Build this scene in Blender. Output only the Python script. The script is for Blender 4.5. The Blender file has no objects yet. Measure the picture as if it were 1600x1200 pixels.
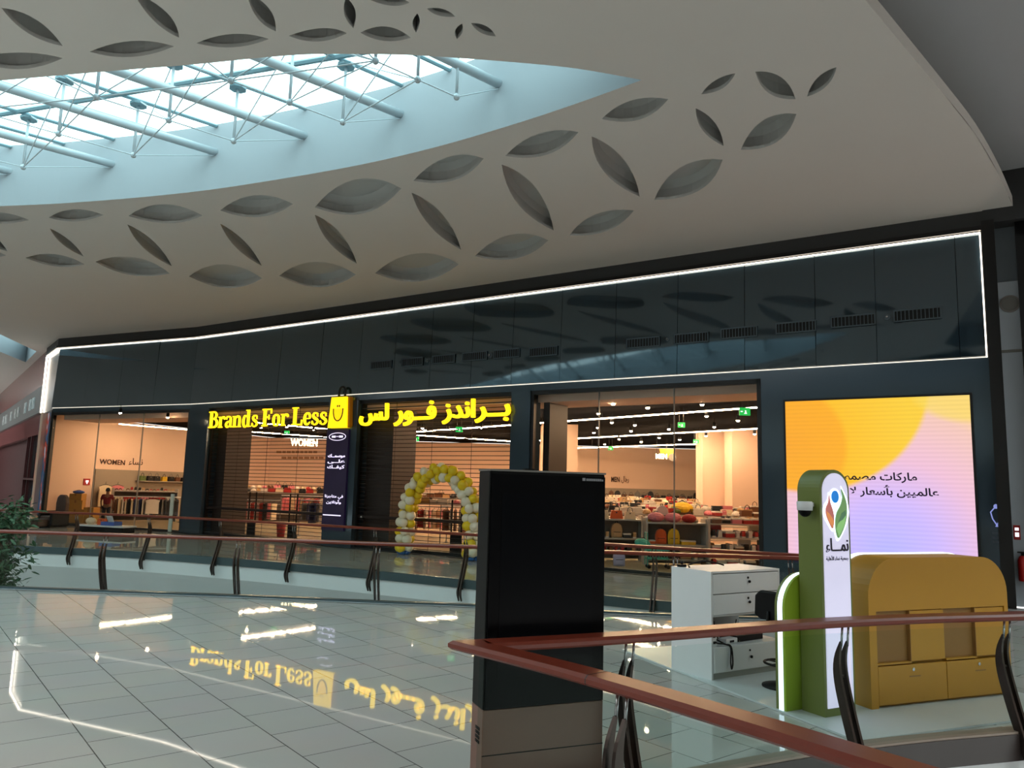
import bpy, bmesh, math, random
from mathutils import Matrix, Vector
random.seed(7)
PI = math.pi
SC = bpy.context.scene
COL = SC.collection

# ------------------------------------------------------------------ camera
FPX, EYE = 1200.0, 2.15
_w = Vector((242.0, 8830.0, -FPX)).normalized()
_f = Vector((0, 0, -1)); _yv = (_f - _w * _f.dot(_w)).normalized(); _xv = _yv.cross(_w)
CM = Matrix((_xv, _yv, _w))
cam_d = bpy.data.cameras.new('camera'); cam_d.sensor_width = 36; cam_d.lens = FPX / 1600 * 36
cam_d.clip_start = 0.05; cam_d.clip_end = 300
cam = bpy.data.objects.new('camera', cam_d); COL.objects.link(cam)
cam.matrix_world = Matrix.Translation((0, 0, EYE)) @ CM.to_4x4()
SC.camera = cam
# ------------------------------------------------------------------ exposure, sky
vs = SC.view_settings
SC.display_settings.display_device = 'sRGB'
vs.view_transform = 'Standard'; vs.look = 'None'; vs.gamma = 1.0; vs.use_curve_mapping = False
vs.exposure = 0.9
SC.cycles.max_bounces = 8; SC.cycles.diffuse_bounces = 4; SC.cycles.glossy_bounces = 4
SC.cycles.transparent_max_bounces = 24; SC.cycles.sample_clamp_indirect = 4.0
SC.cycles.caustics_reflective = False; SC.cycles.caustics_refractive = False
wd = bpy.data.worlds.new('sky'); SC.world = wd; wd.use_nodes = True
nt = wd.node_tree; bg = nt.nodes['Background']
tc = nt.nodes.new('ShaderNodeTexCoord'); sx = nt.nodes.new('ShaderNodeSeparateXYZ')
mr = nt.nodes.new('ShaderNodeMapRange'); mr.inputs[1].default_value = -0.2; mr.inputs[2].default_value = 0.45
cr = nt.nodes.new('ShaderNodeValToRGB')
cr.color_ramp.elements[0].color = (0.85, 0.82, 0.79, 1); cr.color_ramp.elements[1].color = (1.55, 1.95, 2.0, 1)
cr.color_ramp.elements.new(0.45).color = (1.0, 0.97, 0.94, 1)
nt.links.new(tc.outputs['Generated'], sx.inputs[0]); nt.links.new(sx.outputs[2], mr.inputs[0])
nt.links.new(mr.outputs[0], cr.inputs[0]); nt.links.new(cr.outputs[0], bg.inputs[0])
bg.inputs[1].default_value = 1.05

# ------------------------------------------------------------------ helpers
def ray(x, y):
    return CM @ Vector(((x - 800) / FPX, -(y - 600) / FPX, -1.0))
def onz(x, y, z):
    d = ray(x, y); k = (z - EYE) / d.z
    return Vector((d.x * k, d.y * k, z))
def ond(x, y, D):
    d = ray(x, y); k = D / d.y
    return Vector((d.x * k, D, EYE + d.z * k))
def frame(o, ang, z=0.0):
    return Matrix.Translation((o[0], o[1], z)) @ Matrix.Rotation(ang, 4, 'Z')
def onframe(M, x, y, t=0.0):
    Mi = M.inverted(); o = Mi @ Vector((0, 0, EYE)); d = Mi.to_3x3() @ ray(x, y)
    k = (t - o.y) / d.y
    return o.x + d.x * k, o.z + d.z * k

def lin(c):
    return tuple((v / 12.92 if v <= 0.04045 else ((v + 0.055) / 1.055) ** 2.4) for v in [q / 255 for q in c])
MATS = {}
def mat(name, rgb, rough=0.5, metal=0.0, ior=1.45, emit=0.0, vary=0.06, scale=6.0, bump=0.0, coat=0.0, tint=None):
    if name in MATS: return MATS[name]
    m = bpy.data.materials.new(name); m.use_nodes = True; t = m.node_tree
    b = t.nodes['Principled BSDF']; c = (*lin(rgb), 1)
    b.inputs['Base Color'].default_value = c
    b.inputs['Roughness'].default_value = rough; b.inputs['Metallic'].default_value = metal
    b.inputs['IOR'].default_value = ior; b.inputs['Coat Weight'].default_value = coat; b.inputs['Coat Roughness'].default_value = 0.05
    if tint: b.inputs['Specular Tint'].default_value = (*tint, 1)
    if emit:
        b.inputs['Emission Color'].default_value = c; b.inputs['Emission Strength'].default_value = emit
    if vary:
        co = t.nodes.new('ShaderNodeTexCoord'); n = t.nodes.new('ShaderNodeTexNoise')
        n.inputs['Scale'].default_value = scale; n.inputs['Detail'].default_value = 3
        t.links.new(co.outputs['Object'], n.inputs['Vector'])
        r = t.nodes.new('ShaderNodeMapRange'); r.inputs[3].default_value = 1 - vary; r.inputs[4].default_value = 1 + vary
        t.links.new(n.outputs['Fac'], r.inputs[0])
        x = t.nodes.new('ShaderNodeVectorMath'); x.operation = 'SCALE'; x.inputs[0].default_value = c[:3]
        t.links.new(r.outputs[0], x.inputs['Scale']); t.links.new(x.outputs[0], b.inputs['Base Color'])
        if bump:
            bp = t.nodes.new('ShaderNodeBump'); bp.inputs['Strength'].default_value = bump
            t.links.new(n.outputs['Fac'], bp.inputs['Height']); t.links.new(bp.outputs[0], b.inputs['Normal'])
    MATS[name] = m
    return m
def glass(name, tint, ior=1.5, rough=0.0, refl=1.0):
    if name in MATS: return MATS[name]
    m = bpy.data.materials.new(name); m.use_nodes = True; t = m.node_tree
    for n in list(t.nodes):
        if n.type == 'BSDF_PRINCIPLED': t.nodes.remove(n)
    out = [n for n in t.nodes if n.type == 'OUTPUT_MATERIAL'][0]
    tr = t.nodes.new('ShaderNodeBsdfTransparent'); tr.inputs[0].default_value = (*tint, 1)
    g = t.nodes.new('ShaderNodeBsdfGlossy'); g.inputs['Roughness'].default_value = rough
    lw = t.nodes.new('ShaderNodeLayerWeight'); lw.inputs[0].default_value = .5
    pw = t.nodes.new('ShaderNodeMath'); pw.operation = 'POWER'; pw.inputs[1].default_value = 5.0
    fr = t.nodes.new('ShaderNodeMath'); fr.operation = 'MULTIPLY_ADD'; r0 = ((ior - 1) / (ior + 1)) ** 2
    fr.inputs[1].default_value = .3 * (1 - r0) * refl; fr.inputs[2].default_value = r0 * .22 * refl
    t.links.new(lw.outputs['Facing'], pw.inputs[0]); t.links.new(pw.outputs[0], fr.inputs[0])
    mx = t.nodes.new('ShaderNodeMixShader')
    t.links.new(fr.outputs[0], mx.inputs[0]); t.links.new(tr.outputs[0], mx.inputs[1]); t.links.new(g.outputs[0], mx.inputs[2])
    t.links.new(mx.outputs[0], out.inputs[0])
    MATS[name] = m
    return m

class MB:
    """collects solids, then links them as one mesh object"""
    def __init__(s, M=None):
        s.v = []; s.f = []; s.M = M or Matrix(); s.mi = []; s.cur = 0
    def add(s, vs, fs, L=None):
        n = len(s.v); T = s.M @ L if L else s.M
        s.v += [T @ Vector(p) for p in vs]
        s.f += [tuple(i + n for i in f) for f in fs]; s.mi += [s.cur] * len(fs)
        return s
    def box(s, x0, x1, y0, y1, z0, z1, L=None):
        return s.add([(x0, y0, z0), (x1, y0, z0), (x1, y1, z0), (x0, y1, z0), (x0, y0, z1), (x1, y0, z1), (x1, y1, z1), (x0, y1, z1)],
              [(0, 3, 2, 1), (4, 5, 6, 7), (0, 1, 5, 4), (1, 2, 6, 5), (2, 3, 7, 6), (3, 0, 4, 7)], L)
    def prism(s, pts, a, b, axis='z', L=None):
        """2-D outline extruded from a to b along axis (y: outline in xz)"""
        n = len(pts)
        q = (lambda p, k: (p[0], p[1], k)) if axis == 'z' else ((lambda p, k: (p[0], k, p[1])) if axis == 'y' else (lambda p, k: (k, p[0], p[1])))
        return s.add([q(p, a) for p in pts] + [q(p, b) for p in pts],
              [tuple(range(n))[::-1], tuple(range(n, 2 * n))] + [(i, (i + 1) % n, n + (i + 1) % n, n + i) for i in range(n)], L)
    def tube(s, pts, r, n=8, L=None, closed=False):
        pts = [Vector(p) for p in pts]; rr = r if isinstance(r, (list, tuple)) else [r] * len(pts)
        vs = []; m = len(pts)
        up = None
        for i, p in enumerate(pts):
            a = pts[i - 1] if (i or closed) else p; b = pts[(i + 1) % m] if (i < m - 1 or closed) else p
            d = (b - a).normalized()
            if up is None: up = Vector((0, 0, 1)) if abs(d.z) < .9 else Vector((1, 0, 0))
            x = d.cross(up).normalized(); y = x.cross(d).normalized(); up = y
            vs += [p + (x * math.cos(2 * PI * k / n) + y * math.sin(2 * PI * k / n)) * rr[i] for k in range(n)]
        fs = []
        for i in range(m if closed else m - 1):
            for k in range(n):
                j = (i + 1) % m
                fs.append((i * n + k, i * n + (k + 1) % n, j * n + (k + 1) % n, j * n + k))
        if not closed: fs += [tuple(range(n))[::-1], tuple(range((m - 1) * n, m * n))]
        return s.add(vs, fs, L)
    def lathe(s, prof, n=16, L=None):
        vs = []; fs = []
        for r, z in prof: vs += [(r * math.cos(2 * PI * k / n), r * math.sin(2 * PI * k / n), z) for k in range(n)]
        for i in range(len(prof) - 1):
            for k in range(n): fs.append((i * n + k, i * n + (k + 1) % n, (i + 1) * n + (k + 1) % n, (i + 1) * n + k))
        fs += [tuple(range(n))[::-1], tuple(range((len(prof) - 1) * n, len(prof) * n))]
        return s.add(vs, fs, L)
    def ball(s, c, rx, ry=None, rz=None, n=12, m=8, L=None):
        ry = ry or rx; rz = rz or rx; vs = [(c[0], c[1], c[2] - rz)]; fs = []
        for i in range(1, m):
            a = -PI / 2 + PI * i / m
            vs += [(c[0] + rx * math.cos(a) * math.cos(2 * PI * k / n), c[1] + ry * math.cos(a) * math.sin(2 * PI * k / n), c[2] + rz * math.sin(a)) for k in range(n)]
        vs.append((c[0], c[1], c[2] + rz)); t = len(vs) - 1
        for k in range(n):
            fs.append((0, 1 + (k + 1) % n, 1 + k)); fs.append((t, 1 + (m - 2) * n + k, 1 + (m - 2) * n + (k + 1) % n))
            for i in range(m - 2):
                a = 1 + i * n; b = a + n
                fs.append((a + k, a + (k + 1) % n, b + (k + 1) % n, b + k))
        return s.add(vs, fs, L)
    def mesh(s, name, mats, smooth=False):
        me = bpy.data.meshes.new(name); me.from_pydata([tuple(p) for p in s.v], [], s.f)
        for m in (mats if isinstance(mats, (list, tuple)) else [mats]): me.materials.append(m)
        for p, i in zip(me.polygons, s.mi): p.material_index = i; p.use_smooth = smooth
        me.validate(); me.update()
        return me
    def build(s, name, mats, parent=None, smooth=False, bevel=0.0):
        o = bpy.data.objects.new(name, s.mesh(name, mats, smooth)); COL.objects.link(o)
        if parent: o.parent = parent
        if bevel:
            b = o.modifiers.new('edge', 'BEVEL'); b.width = bevel; b.segments = 2; b.limit_method = 'ANGLE'
        return o

def tag(o, label, cat, group=None, kind=None):
    o['label'] = label; o['category'] = cat
    if group: o['group'] = group
    if kind: o['kind'] = kind
    return o
def thing(name, label, cat, M=None, group=None):
    o = bpy.data.objects.new(name, None); COL.objects.link(o); o.empty_display_size = .1
    if M is not None: o.matrix_world = M
    return tag(o, label, cat, group)
def struct(o):
    o['kind'] = 'structure'; return o
def copy_thing(root, M, label, group=None):
    r = root.copy(); COL.objects.link(r); r.matrix_world = M; r['label'] = label
    if group: r['group'] = group
    for ch in root.children:
        c = ch.copy(); COL.objects.link(c); c.parent = r
        for g in ch.children:
            d = g.copy(); COL.objects.link(d); d.parent = c
    return r
def part_label(o, t): o['label'] = t; return o
ORD = 'first second third fourth fifth sixth seventh eighth ninth tenth eleventh twelfth thirteenth fourteenth fifteenth sixteenth seventeenth eighteenth nineteenth twentieth'.split()
TENS = {2: 'twenty', 3: 'thirty', 4: 'forty', 5: 'fifty', 6: 'sixty', 7: 'seventy', 8: 'eighty', 9: 'ninety'}
def nth(i):
    if i < 20: return ORD[i]
    n = i + 1
    if n % 10 == 0: return TENS[n // 10][:-1] + 'ieth'
    return TENS[n // 10] + '-' + ORD[n % 10 - 1]

def fill2d(name, outer, holes, z, m, parent=None):
    c = bpy.data.curves.new(name, 'CURVE'); c.dimensions = '2D'; c.fill_mode = 'BOTH'
    for pts in [outer] + holes:
        sp = c.splines.new('POLY'); sp.points.add(len(pts) - 1); sp.use_cyclic_u = True
        for q, p in zip(sp.points, pts): q.co = (p[0], p[1], 0, 1)
    t = bpy.data.objects.new('tmp', c); COL.objects.link(t)
    me = bpy.data.meshes.new_from_object(t.evaluated_get(bpy.context.evaluated_depsgraph_get()))
    bpy.data.objects.remove(t); bpy.data.curves.remove(c)
    bm = bmesh.new(); bm.from_mesh(me); bmesh.ops.remove_doubles(bm, verts=bm.verts, dist=1e-5)
    for v in bm.verts: v.co.z = z
    bm.to_mesh(me); bm.free(); me.materials.clear(); me.materials.append(m); me.name = name
    o = bpy.data.objects.new(name, me); COL.objects.link(o)
    if parent: o.parent = parent
    return o

# Arabic letters joined with presentation forms
AR = {'ا': ('FE8D', 2), 'أ': ('FE83', 2), 'ب': ('FE8F', 4), 'ت': ('FE95', 4), 'ة': ('FE93', 2), 'ج': ('FE9D', 4), 'د': ('FEA9', 2), 'ر': ('FEAD', 2), 'ز': ('FEAF', 2),
      'س': ('FEB1', 4), 'ص': ('FEB9', 4), 'ع': ('FEC9', 4), 'ف': ('FED1', 4), 'ق': ('FED5', 4), 'ك': ('FED9', 4), 'ل': ('FEDD', 4), 'م': ('FEE1', 4), 'ن': ('FEE5', 4),
      'ه': ('FEE9', 4), 'و': ('FEED', 2), 'ي': ('FEF1', 4), 'ى': ('FEEF', 2), 'ء': ('FE80', 1), 'ـ': (None, 4), 'ﻻ': ('FEFB', 2), 'ﻷ': ('FEF7', 2)}
def arabic(s):
    s = s.replace('لا', 'ﻻ').replace('لأ', 'ﻷ'); out = []
    for i, ch in enumerate(s):
        if ch not in AR: out.append(ch); continue
        prev = i > 0 and s[i - 1] in AR and AR[s[i - 1]][1] == 4 and AR[ch][1] > 1
        nxt = AR[ch][1] == 4 and i + 1 < len(s) and s[i + 1] in AR and AR[s[i + 1]][1] > 1
        if AR[ch][0] is None: out.append(ch); continue
        base = int(AR[ch][0], 16)
        k = (3 if nxt else 1) if prev else (2 if nxt else 0)
        out.append(chr(base + k))
    return ''.join(out[::-1])
def text_mesh(name, s, x0, x1, z0, z1, y, depth, m, parent=None, bold=0.0, M=None):
    """lettering standing in the local xz plane, facing -y, filling the given rectangle"""
    c = bpy.data.curves.new(name, 'FONT'); c.body = s; c.extrude = 0.5; c.offset = bold; c.resolution_u = 4
    t = bpy.data.objects.new('tmp', c); COL.objects.link(t)
    me = bpy.data.meshes.new_from_object(t.evaluated_get(bpy.context.evaluated_depsgraph_get()))
    bpy.data.objects.remove(t); bpy.data.curves.remove(c)
    X = [v.co.x for v in me.vertices]; Y = [v.co.y for v in me.vertices]; a, b, p, q = min(X), max(X), min(Y), max(Y)
    for v in me.vertices:
        w = Vector((x0 + (v.co.x - a) / (b - a) * (x1 - x0), y - (v.co.z + .5) * depth, z0 + (v.co.y - p) / (q - p) * (z1 - z0)))
        v.co = M @ w if M else w
    me.materials.clear(); me.materials.append(m); me.name = name
    o = bpy.data.objects.new(name, me); COL.objects.link(o)
    if parent: o.parent = parent
    return o
def lens(a, b, u, l, n=10):
    """lens outline through tips a, b and bulge points u, l"""
    def arc(p, q, m):
        # quadratic through p, m, q
        c = 2 * m - .5 * (p + q)
        return [(1 - k / n) ** 2 * p + 2 * (1 - k / n) * (k / n) * c + (k / n) ** 2 * q for k in range(n)]
    return arc(a, b, u) + arc(b, a, l)
def smooth_line(pts, n=6, closed=False):
    """Catmull-Rom"""
    P = [Vector(p) for p in pts]; out = []; m = len(P)
    for i in range(m if closed else m - 1):
        p0 = P[(i - 1) % m] if (i or closed) else P[0]; p1 = P[i]; p2 = P[(i + 1) % m]
        p3 = P[(i + 2) % m] if (i + 2 < m or closed) else P[-1]
        for k in range(n):
            t = k / n
            out.append(.5 * ((2 * p1) + (p2 - p0) * t + (2 * p0 - 5 * p1 + 4 * p2 - p3) * t * t + (3 * p1 - p0 - 3 * p2 + p3) * t ** 3))
    if not closed: out.append(P[-1])
    return out
def along(pts, d):
    """point and direction at distance d on a polyline"""
    for a, b in zip(pts, pts[1:]):
        L = (b - a).length
        if d <= L or b is pts[-1]:
            return a + (b - a) * (d / L), (b - a).normalized()
        d -= L
def length(pts): return sum((b - a).length for a, b in zip(pts, pts[1:]))

# ------------------------------------------------------------------ materials
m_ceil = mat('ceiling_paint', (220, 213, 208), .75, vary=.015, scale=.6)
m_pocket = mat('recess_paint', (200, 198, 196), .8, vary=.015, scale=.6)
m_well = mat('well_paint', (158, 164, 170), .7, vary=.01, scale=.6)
m_fascia = mat('petrol_gloss_panel', (34, 50, 60), .05, ior=2.1, vary=.04, scale=.4, tint=(.75, .9, 1.0))
m_wall = mat('petrol_wall_panel', (58, 70, 80), .12, ior=1.6, vary=.04, scale=.5, tint=(.62, .85, 1.0))
m_black = mat('black_frame', (12, 13, 15), .35, vary=.05)
m_dark = mat('dark_soffit', (52, 52, 54), .6, vary=.05)
m_led = mat('white_light_strip', (255, 240, 220), .5, emit=4.0, vary=0)
m_white = mat('white_laminate', (226, 229, 232), .35, vary=.015)
m_slab = mat('slab_white', (226, 230, 232), .6, vary=.02, scale=1.0)
m_rail = mat('mahogany_handrail', (116, 46, 30), .32, vary=.14, scale=9.0, ior=1.5)
m_steel = mat('dark_bronze_steel', (66, 56, 52), .3, metal=.8, vary=.08)
m_chrome = mat('brushed_steel', (170, 172, 174), .25, metal=.9, vary=.04)
m_grey = mat('grey_metal', (128, 126, 122), .4, metal=.4, vary=.05)
m_glass = glass('rail_glass', (.94, .975, .965))
m_vglass = glass('front_rail_glass', (.93, .97, .96), refl=.12)
m_shop = glass('shop_glass', (.93, .95, .94), 1.45)
m_cream = mat('cream_shop_wall', (236, 204, 182), .8, vary=.02, scale=1.0)
m_shopceil = mat('black_shop_ceiling', (22, 20, 20), .9, ior=1.03, vary=.1)
m_shopfloor = mat('beige_shop_floor', (172, 152, 122), .25, vary=.05, scale=2.0)
m_pinkw = mat('pink_white_bulkhead', (226, 190, 170), .7, vary=.03)
m_warm = mat('warm_light_strip', (255, 208, 162), .5, emit=90.0, vary=0)
m_warmspot = mat('warm_lamp_lens', (255, 214, 168), .5, emit=110.0, vary=0)
m_yel = mat('lit_yellow_acrylic', (255, 214, 20), .4, emit=1.0, vary=0)
m_yel2 = mat('lit_yellow_face', (255, 208, 12), .4, emit=.72, vary=0)
m_olive = mat('olive_green_laminate', (108, 120, 56), .4, vary=.03)
m_lime = mat('lime_green_laminate', (150, 178, 48), .4, vary=.03)
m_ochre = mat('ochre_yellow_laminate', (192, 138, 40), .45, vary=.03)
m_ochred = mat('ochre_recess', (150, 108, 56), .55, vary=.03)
m_litw = mat('lit_white_acrylic', (222, 218, 246), .4, emit=.28, vary=.03, scale=3)
m_halo = mat('halo_white', (222, 240, 255), .4, emit=.9, vary=0)
m_ink = mat('dark_lettering', (40, 36, 48), .5, vary=.02)
m_paper = mat('white_lettering', (235, 232, 240), .5, emit=.7, vary=0)

def floor_mat():
    m = bpy.data.materials.new('polished_floor_tile'); m.use_nodes = True; t = m.node_tree; b = t.nodes['Principled BSDF']
    co = t.nodes.new('ShaderNodeTexCoord'); mp = t.nodes.new('ShaderNodeMapping'); mp.inputs['Rotation'].default_value = (0, 0, math.radians(51.1))
    mp.inputs['Location'].default_value = (.18, .42, 0)
    br = t.nodes.new('ShaderNodeTexBrick'); br.offset = .5; br.squash = 1
    br.inputs['Color1'].default_value = (*lin((200, 198, 193)), 1); br.inputs['Color2'].default_value = (*lin((194, 193, 189)), 1)
    br.inputs['Mortar'].default_value = (*lin((92, 92, 90)), 1)
    br.inputs['Scale'].default_value = 1.0; br.inputs['Mortar Size'].default_value = .005; br.inputs['Mortar Smooth'].default_value = .1
    br.inputs['Brick Width'].default_value = .646; br.inputs['Row Height'].default_value = .646
    t.links.new(co.outputs['Object'], mp.inputs[0]); t.links.new(mp.outputs[0], br.inputs[0])
    n = t.nodes.new('ShaderNodeTexNoise'); n.inputs['Scale'].default_value = 1.3; n.inputs['Detail'].default_value = 4
    t.links.new(co.outputs['Object'], n.inputs[0])
    mx = t.nodes.new('ShaderNodeMix'); mx.data_type = 'RGBA'; mx.blend_type = 'MULTIPLY'; mx.inputs[0].default_value = .12
    t.links.new(br.outputs[0], mx.inputs[6]); t.links.new(n.outputs['Color'], mx.inputs[7]); t.links.new(mx.outputs[2], b.inputs['Base Color'])
    b.inputs['Roughness'].default_value = .025; b.inputs['IOR'].default_value = 1.6
    return m
m_floor = floor_mat()

# ------------------------------------------------------------------ plan of the place
CEIL = 8.48
P00, P0, P1 = Vector((-23.3, 38.1)), Vector((-21.07, 35.28)), Vector((-13.2, 31.65))
AF = math.atan2(16.27 - 31.65, 10.34 + 13.2)
FAC = frame(P1, AF)                                     # shop front: x along it, y into the shop
AL = math.atan2(P1.y - P0.y, P1.x - P0.x); FL = frame(P0, AL); LL = (P1 - P0).length
AN = math.atan2(P0.y - P00.y, P0.x - P00.x); FN = frame(P00, AN); LN = (P0 - P00).length
def fs(x, y=760, t=0.0): return onframe(FAC, x, y, t)[0]
def fz(x, y, t=0.0): return onframe(FAC, x, y, t)
def at_fac(s, t, z=0.0): return FAC @ Vector((s, t, z))
S_END = fs(1556, 400)

near_edge = [Vector(p) for p in ((-34, 16.6), (-9.7, 15.0), (-5, 14.72), (-2.3, 14.45), (-.6, 14.35), (2.3, 13.92), (4.6, 13.78), (7.2, 13.7))]
far_edge = [Vector(p) for p in ((-34, 28.6), (-20, 25.3), (-15.1, 23.6), (-11.0, 22.75), (-6.8, 21.1), (-4.1, 19.75), (-.8, 17.95), (2.06, 15.95), (4.6, 14.75), (7.2, 13.7))]
tip = Vector((-.22, 5.46))
vfar = [tip] + [onz(*p, 1.1).xy for p in ((900, 994), (1040, 985), (1250, 970), (1420, 962), (1600, 957))]
vfar += [vfar[-1] + (vfar[-1] - vfar[-2]).normalized() * 5]
vnear = [tip] + [onz(*p, 1.1).xy for p in ((920, 1048), (1160, 1117), (1420, 1196))]
vnear += [vnear[-1] + (vnear[-1] - vnear[-2]).normalized() * 4]

# ------------------------------------------------------------------ floors and slabs
void1 = near_edge + far_edge[::-1][1:]
void2 = vfar + vnear[::-1][:-1]
outer = [(22, -7), (22, 14.2), tuple(at_fac(S_END + 6, .02).xy), tuple(at_fac(0, .02).xy), tuple(P0), tuple(P00), (-54, 80), (-62, 80), (-62, -7)]
struct(fill2d('floor', outer, [[tuple(p) for p in void1], [tuple(p) for p in void2]], 0.0, m_floor))
struct(MB().box(-66, 26, -8, 82, -6.3, -6.0).build('floor_lower_level', mat('lower_tile', (200, 200, 196), .25, vary=.04)))
def slab_edge(name, pts, sgn, prof, m):
    mb = MB()
    P = [Vector(p) for p in pts]; n = len(P); k = len(prof); vs_ = []
    for i, p in enumerate(P):
        d = (P[min(i + 1, n - 1)] - P[max(i - 1, 0)]).normalized(); nn = Vector((-d.y, d.x)) * sgn
        vs_ += [(p.x + nn.x * o, p.y + nn.y * o, z) for o, z in prof]
    mb.add(vs_, [(i * k + j, i * k + j + 1, (i + 1) * k + j + 1, (i + 1) * k + j) for i in range(n - 1) for j in range(k - 1)])
    return struct(mb.build(name, m))
edge_prof = [(-.10, .012), (.03, .012), (.03, -.5), (-.05, -.62), (-.5, -1.2), (-.5, -6.0)]
far_s = smooth_line(far_edge, 5); near_s = smooth_line(near_edge, 5); vf_s = smooth_line(vfar, 6); vn_s = smooth_line(vnear, 6)
slab_edge('trim_walkway_slab', far_s, -1, edge_prof, m_slab)
slab_edge('trim_near_slab', near_s, 1, edge_prof, m_slab)
slab_edge('trim_gallery_slab', vf_s, -1, edge_prof, m_slab)
slab_edge('trim_front_slab', vn_s, 1, edge_prof, m_slab)
def curb(name, pts, sgn, m, z0, z1, o0, o1):
    return slab_edge(name, pts, sgn, [(o0, z0), (o0, z1), (o1, z1), (o1, z0)], m)
m_curb = mat('beige_stone_curb', (150, 136, 124), .5, vary=.06)
m_curbd = mat('dark_brown_fascia', (52, 44, 42), .4, vary=.06)
curb('trim_gallery_curb', vf_s, -1, m_curb, 0.0, .05, -.06, .09)
curb('trim_gallery_fascia', vf_s, -1, m_curbd, -.20, .03, .03, .10)
curb('trim_front_curb', vn_s, 1, m_curb, 0.0, .05, -.06, .09)
m_chan = mat('teal_steel_channel', (86, 104, 110), .3, metal=.6, vary=.04)
curb('trim_walkway_channel', far_s, -1, m_chan, -.14, .06, -.04, .06)
curb('trim_near_channel', near_s, 1, m_chan, -.1, .05, -.05, .07)

# ------------------------------------------------------------------ ceiling with its petals and the skylight
PETALS = [  # tip, tip, bulge, bulge (points on the ceiling seen in the photo)
 ((2,12),(98,72),(57,31),(44,52)), ((-45,92),(98,91),(30,82),(28,108)), ((208,-12),(280,59),(261,20),(241,33)), ((140,81),(272,72.5),(206,64),(206,89)),
 ((386,-10),(431,49),(421,14),(402,28)), ((307,67.5),(420,61),(364,53),(364,74)), ((451,56),(542,52),(503,44),(497,65)), ((541,-4),(552,44),(555.5,18),(538,22)),
 ((563,51),(642,59),(604,41.5),(601,64)), ((574,-2),(640,4),(610,-7),(611,9)), ((652,21),(650,51),(656,35),(644.5,36)), ((667,13.5),(711.6,26),(692,14),(686,24.5)),
 ((722,37),(714,61),(722.5,50),(711,48)), ((736,36),(775,57),(760,41),(751,51)),
 ((-62,336),(45,344),(-5,331),(-8,349)), ((76,340),(162,336),(116,327),(118,346)), ((200.6,337.5),(316,336.7),(255,319),(264,349)), ((344,329),(458,319),(398,305),(405,339)),
 ((492,324),(627,294.5),(554,280.5),(566,334)), ((646,282.5),(756,247.6),(697,246),(709,282)), ((789.6,243.7),(904,206.5),(841,209),(854,242)), ((940,186),(1044,155),(986,157),(999,187)),
 ((1095.6,147.5),(1149,114.5),(1117,126),(1129,138)), ((1180,112),(1243,155),(1221,121),(1202,146)), ((1307,105),(1261,151),(1277,122),(1292,134)), ((1087,169),(1130.5,228),(1118,193),(1098,204)),
 ((1244.5,178),(1157.5,234),(1191,189),(1213,222.5)), ((1129,249.5),(1022,312.5),(1062,262),(1092,298)),
 ((-40,352),(12,393),(-10,367),(-20,378)), ((78,357),(131,401),(109,376),(98,382)), ((199,350.6),(268.5,416),(242,379),(226,389)), ((344,349.5),(409,415.5),(384,379),(370,388)),
 ((492,335.6),(557.6,412),(534,367),(516,381)), ((643,301),(720.5,390.5),(694,338),(672.5,354)), ((784,257),(865,360),(840,297),(811,321)), ((924.6,213),(999.5,307.6),(977,252),(945,270)),
 ((-70,390),(9,399),(-30,386),(-28,402)), ((40,403),(132,413),(86,397),(90,416.5)), ((149,409),(265.5,427.5),(211,402),(205,430)), ((295,432),(409.5,435),(350,413),(356,450)),
 ((436,431),(556,429),(494,409),(500,449)), ((586,427),(717,413),(650,396),(655,440)), ((742,400.6),(857,375.5),(796,367),(806,404)), ((890,368),(990.5,329),(930,335),(948,361)),
]
petal_out = []
for a, b, u, l in PETALS:
    petal_out.append(lens(*[onz(*q, CEIL).xy for q in (a, b, u, l)]))
sky_far = [onz(*q, CEIL).xy for q in ((0,322),(150,314),(300,300),(430,281),(560,258),(680,230),(800,195),(900,162),(1003,125))]
sky_near = [onz(*q, CEIL).xy for q in ((900,107),(800,97),(720,91),(640,86),(560,84.5),(480,85),(400,91),(300,101),(150,113),(0,126))]
almond = smooth_line([Vector((-19, 18.6))] + sky_far, 4) + smooth_line([sky_far[-1]] + sky_near + [Vector((-13, 12.6)), Vector((-19, 14.2))], 4)[1:] + [Vector((-25, 17))]
right_edge = [onz(*q, CEIL).xy for q in ((1352,0),(1394,50),(1469,140),(1525,211),(1562,275),(1577,322))]
re0 = right_edge[0] + (right_edge[0] - right_edge[1]) * 2.2
slot = [onz(*q, CEIL).xy for q in ((57,549),(40,566),(-60,525),(-60,494))]
o_ceil = [Vector((-62, -7)), Vector((re0.x - 1.5, -7)), re0] + right_edge[:-1] + [at_fac(S_END + .4, .2).xy, at_fac(0, .2).xy, (FL @ Vector((0, .3, 0))).xy, P00 + Vector((.2, .2)), Vector((-54, 80)), Vector((-62, 80))]
rear = [Vector(p) for p in ((-40, -5.5), (9, -5.5), (9, 5.0), (3, 6.6), (-6, 7.2), (-20, 8.0), (-40, 8.5))]  # unseen roof opening, added to light the floor near the camera
left_sky_added = [Vector(p) for p in ((-28, 10.5), (-29, 19), (-58, 19), (-58, 10.5))]; north_sky_added = [Vector(p) for p in ((-30, 40), (-42, 58), (-58, 62), (-58, 40))]  # unseen roof openings, added to brighten the left of the hall
right_sky_added = [Vector(p) for p in ((11.5, 8), (21, 8), (21, 22), (16.5, 22))]  # unseen opening, added to light the right front and the walkway
rear_r = [Vector(p) for p in ((9.4, -5.5), (20, -5.5), (20, 6.0), (9.4, 6.0))]  # unseen opening behind the camera, added to light the right side
ceiling = struct(fill2d('ceiling', o_ceil, [almond, slot, rear, left_sky_added, north_sky_added] + petal_out, CEIL, m_ceil))
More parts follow.
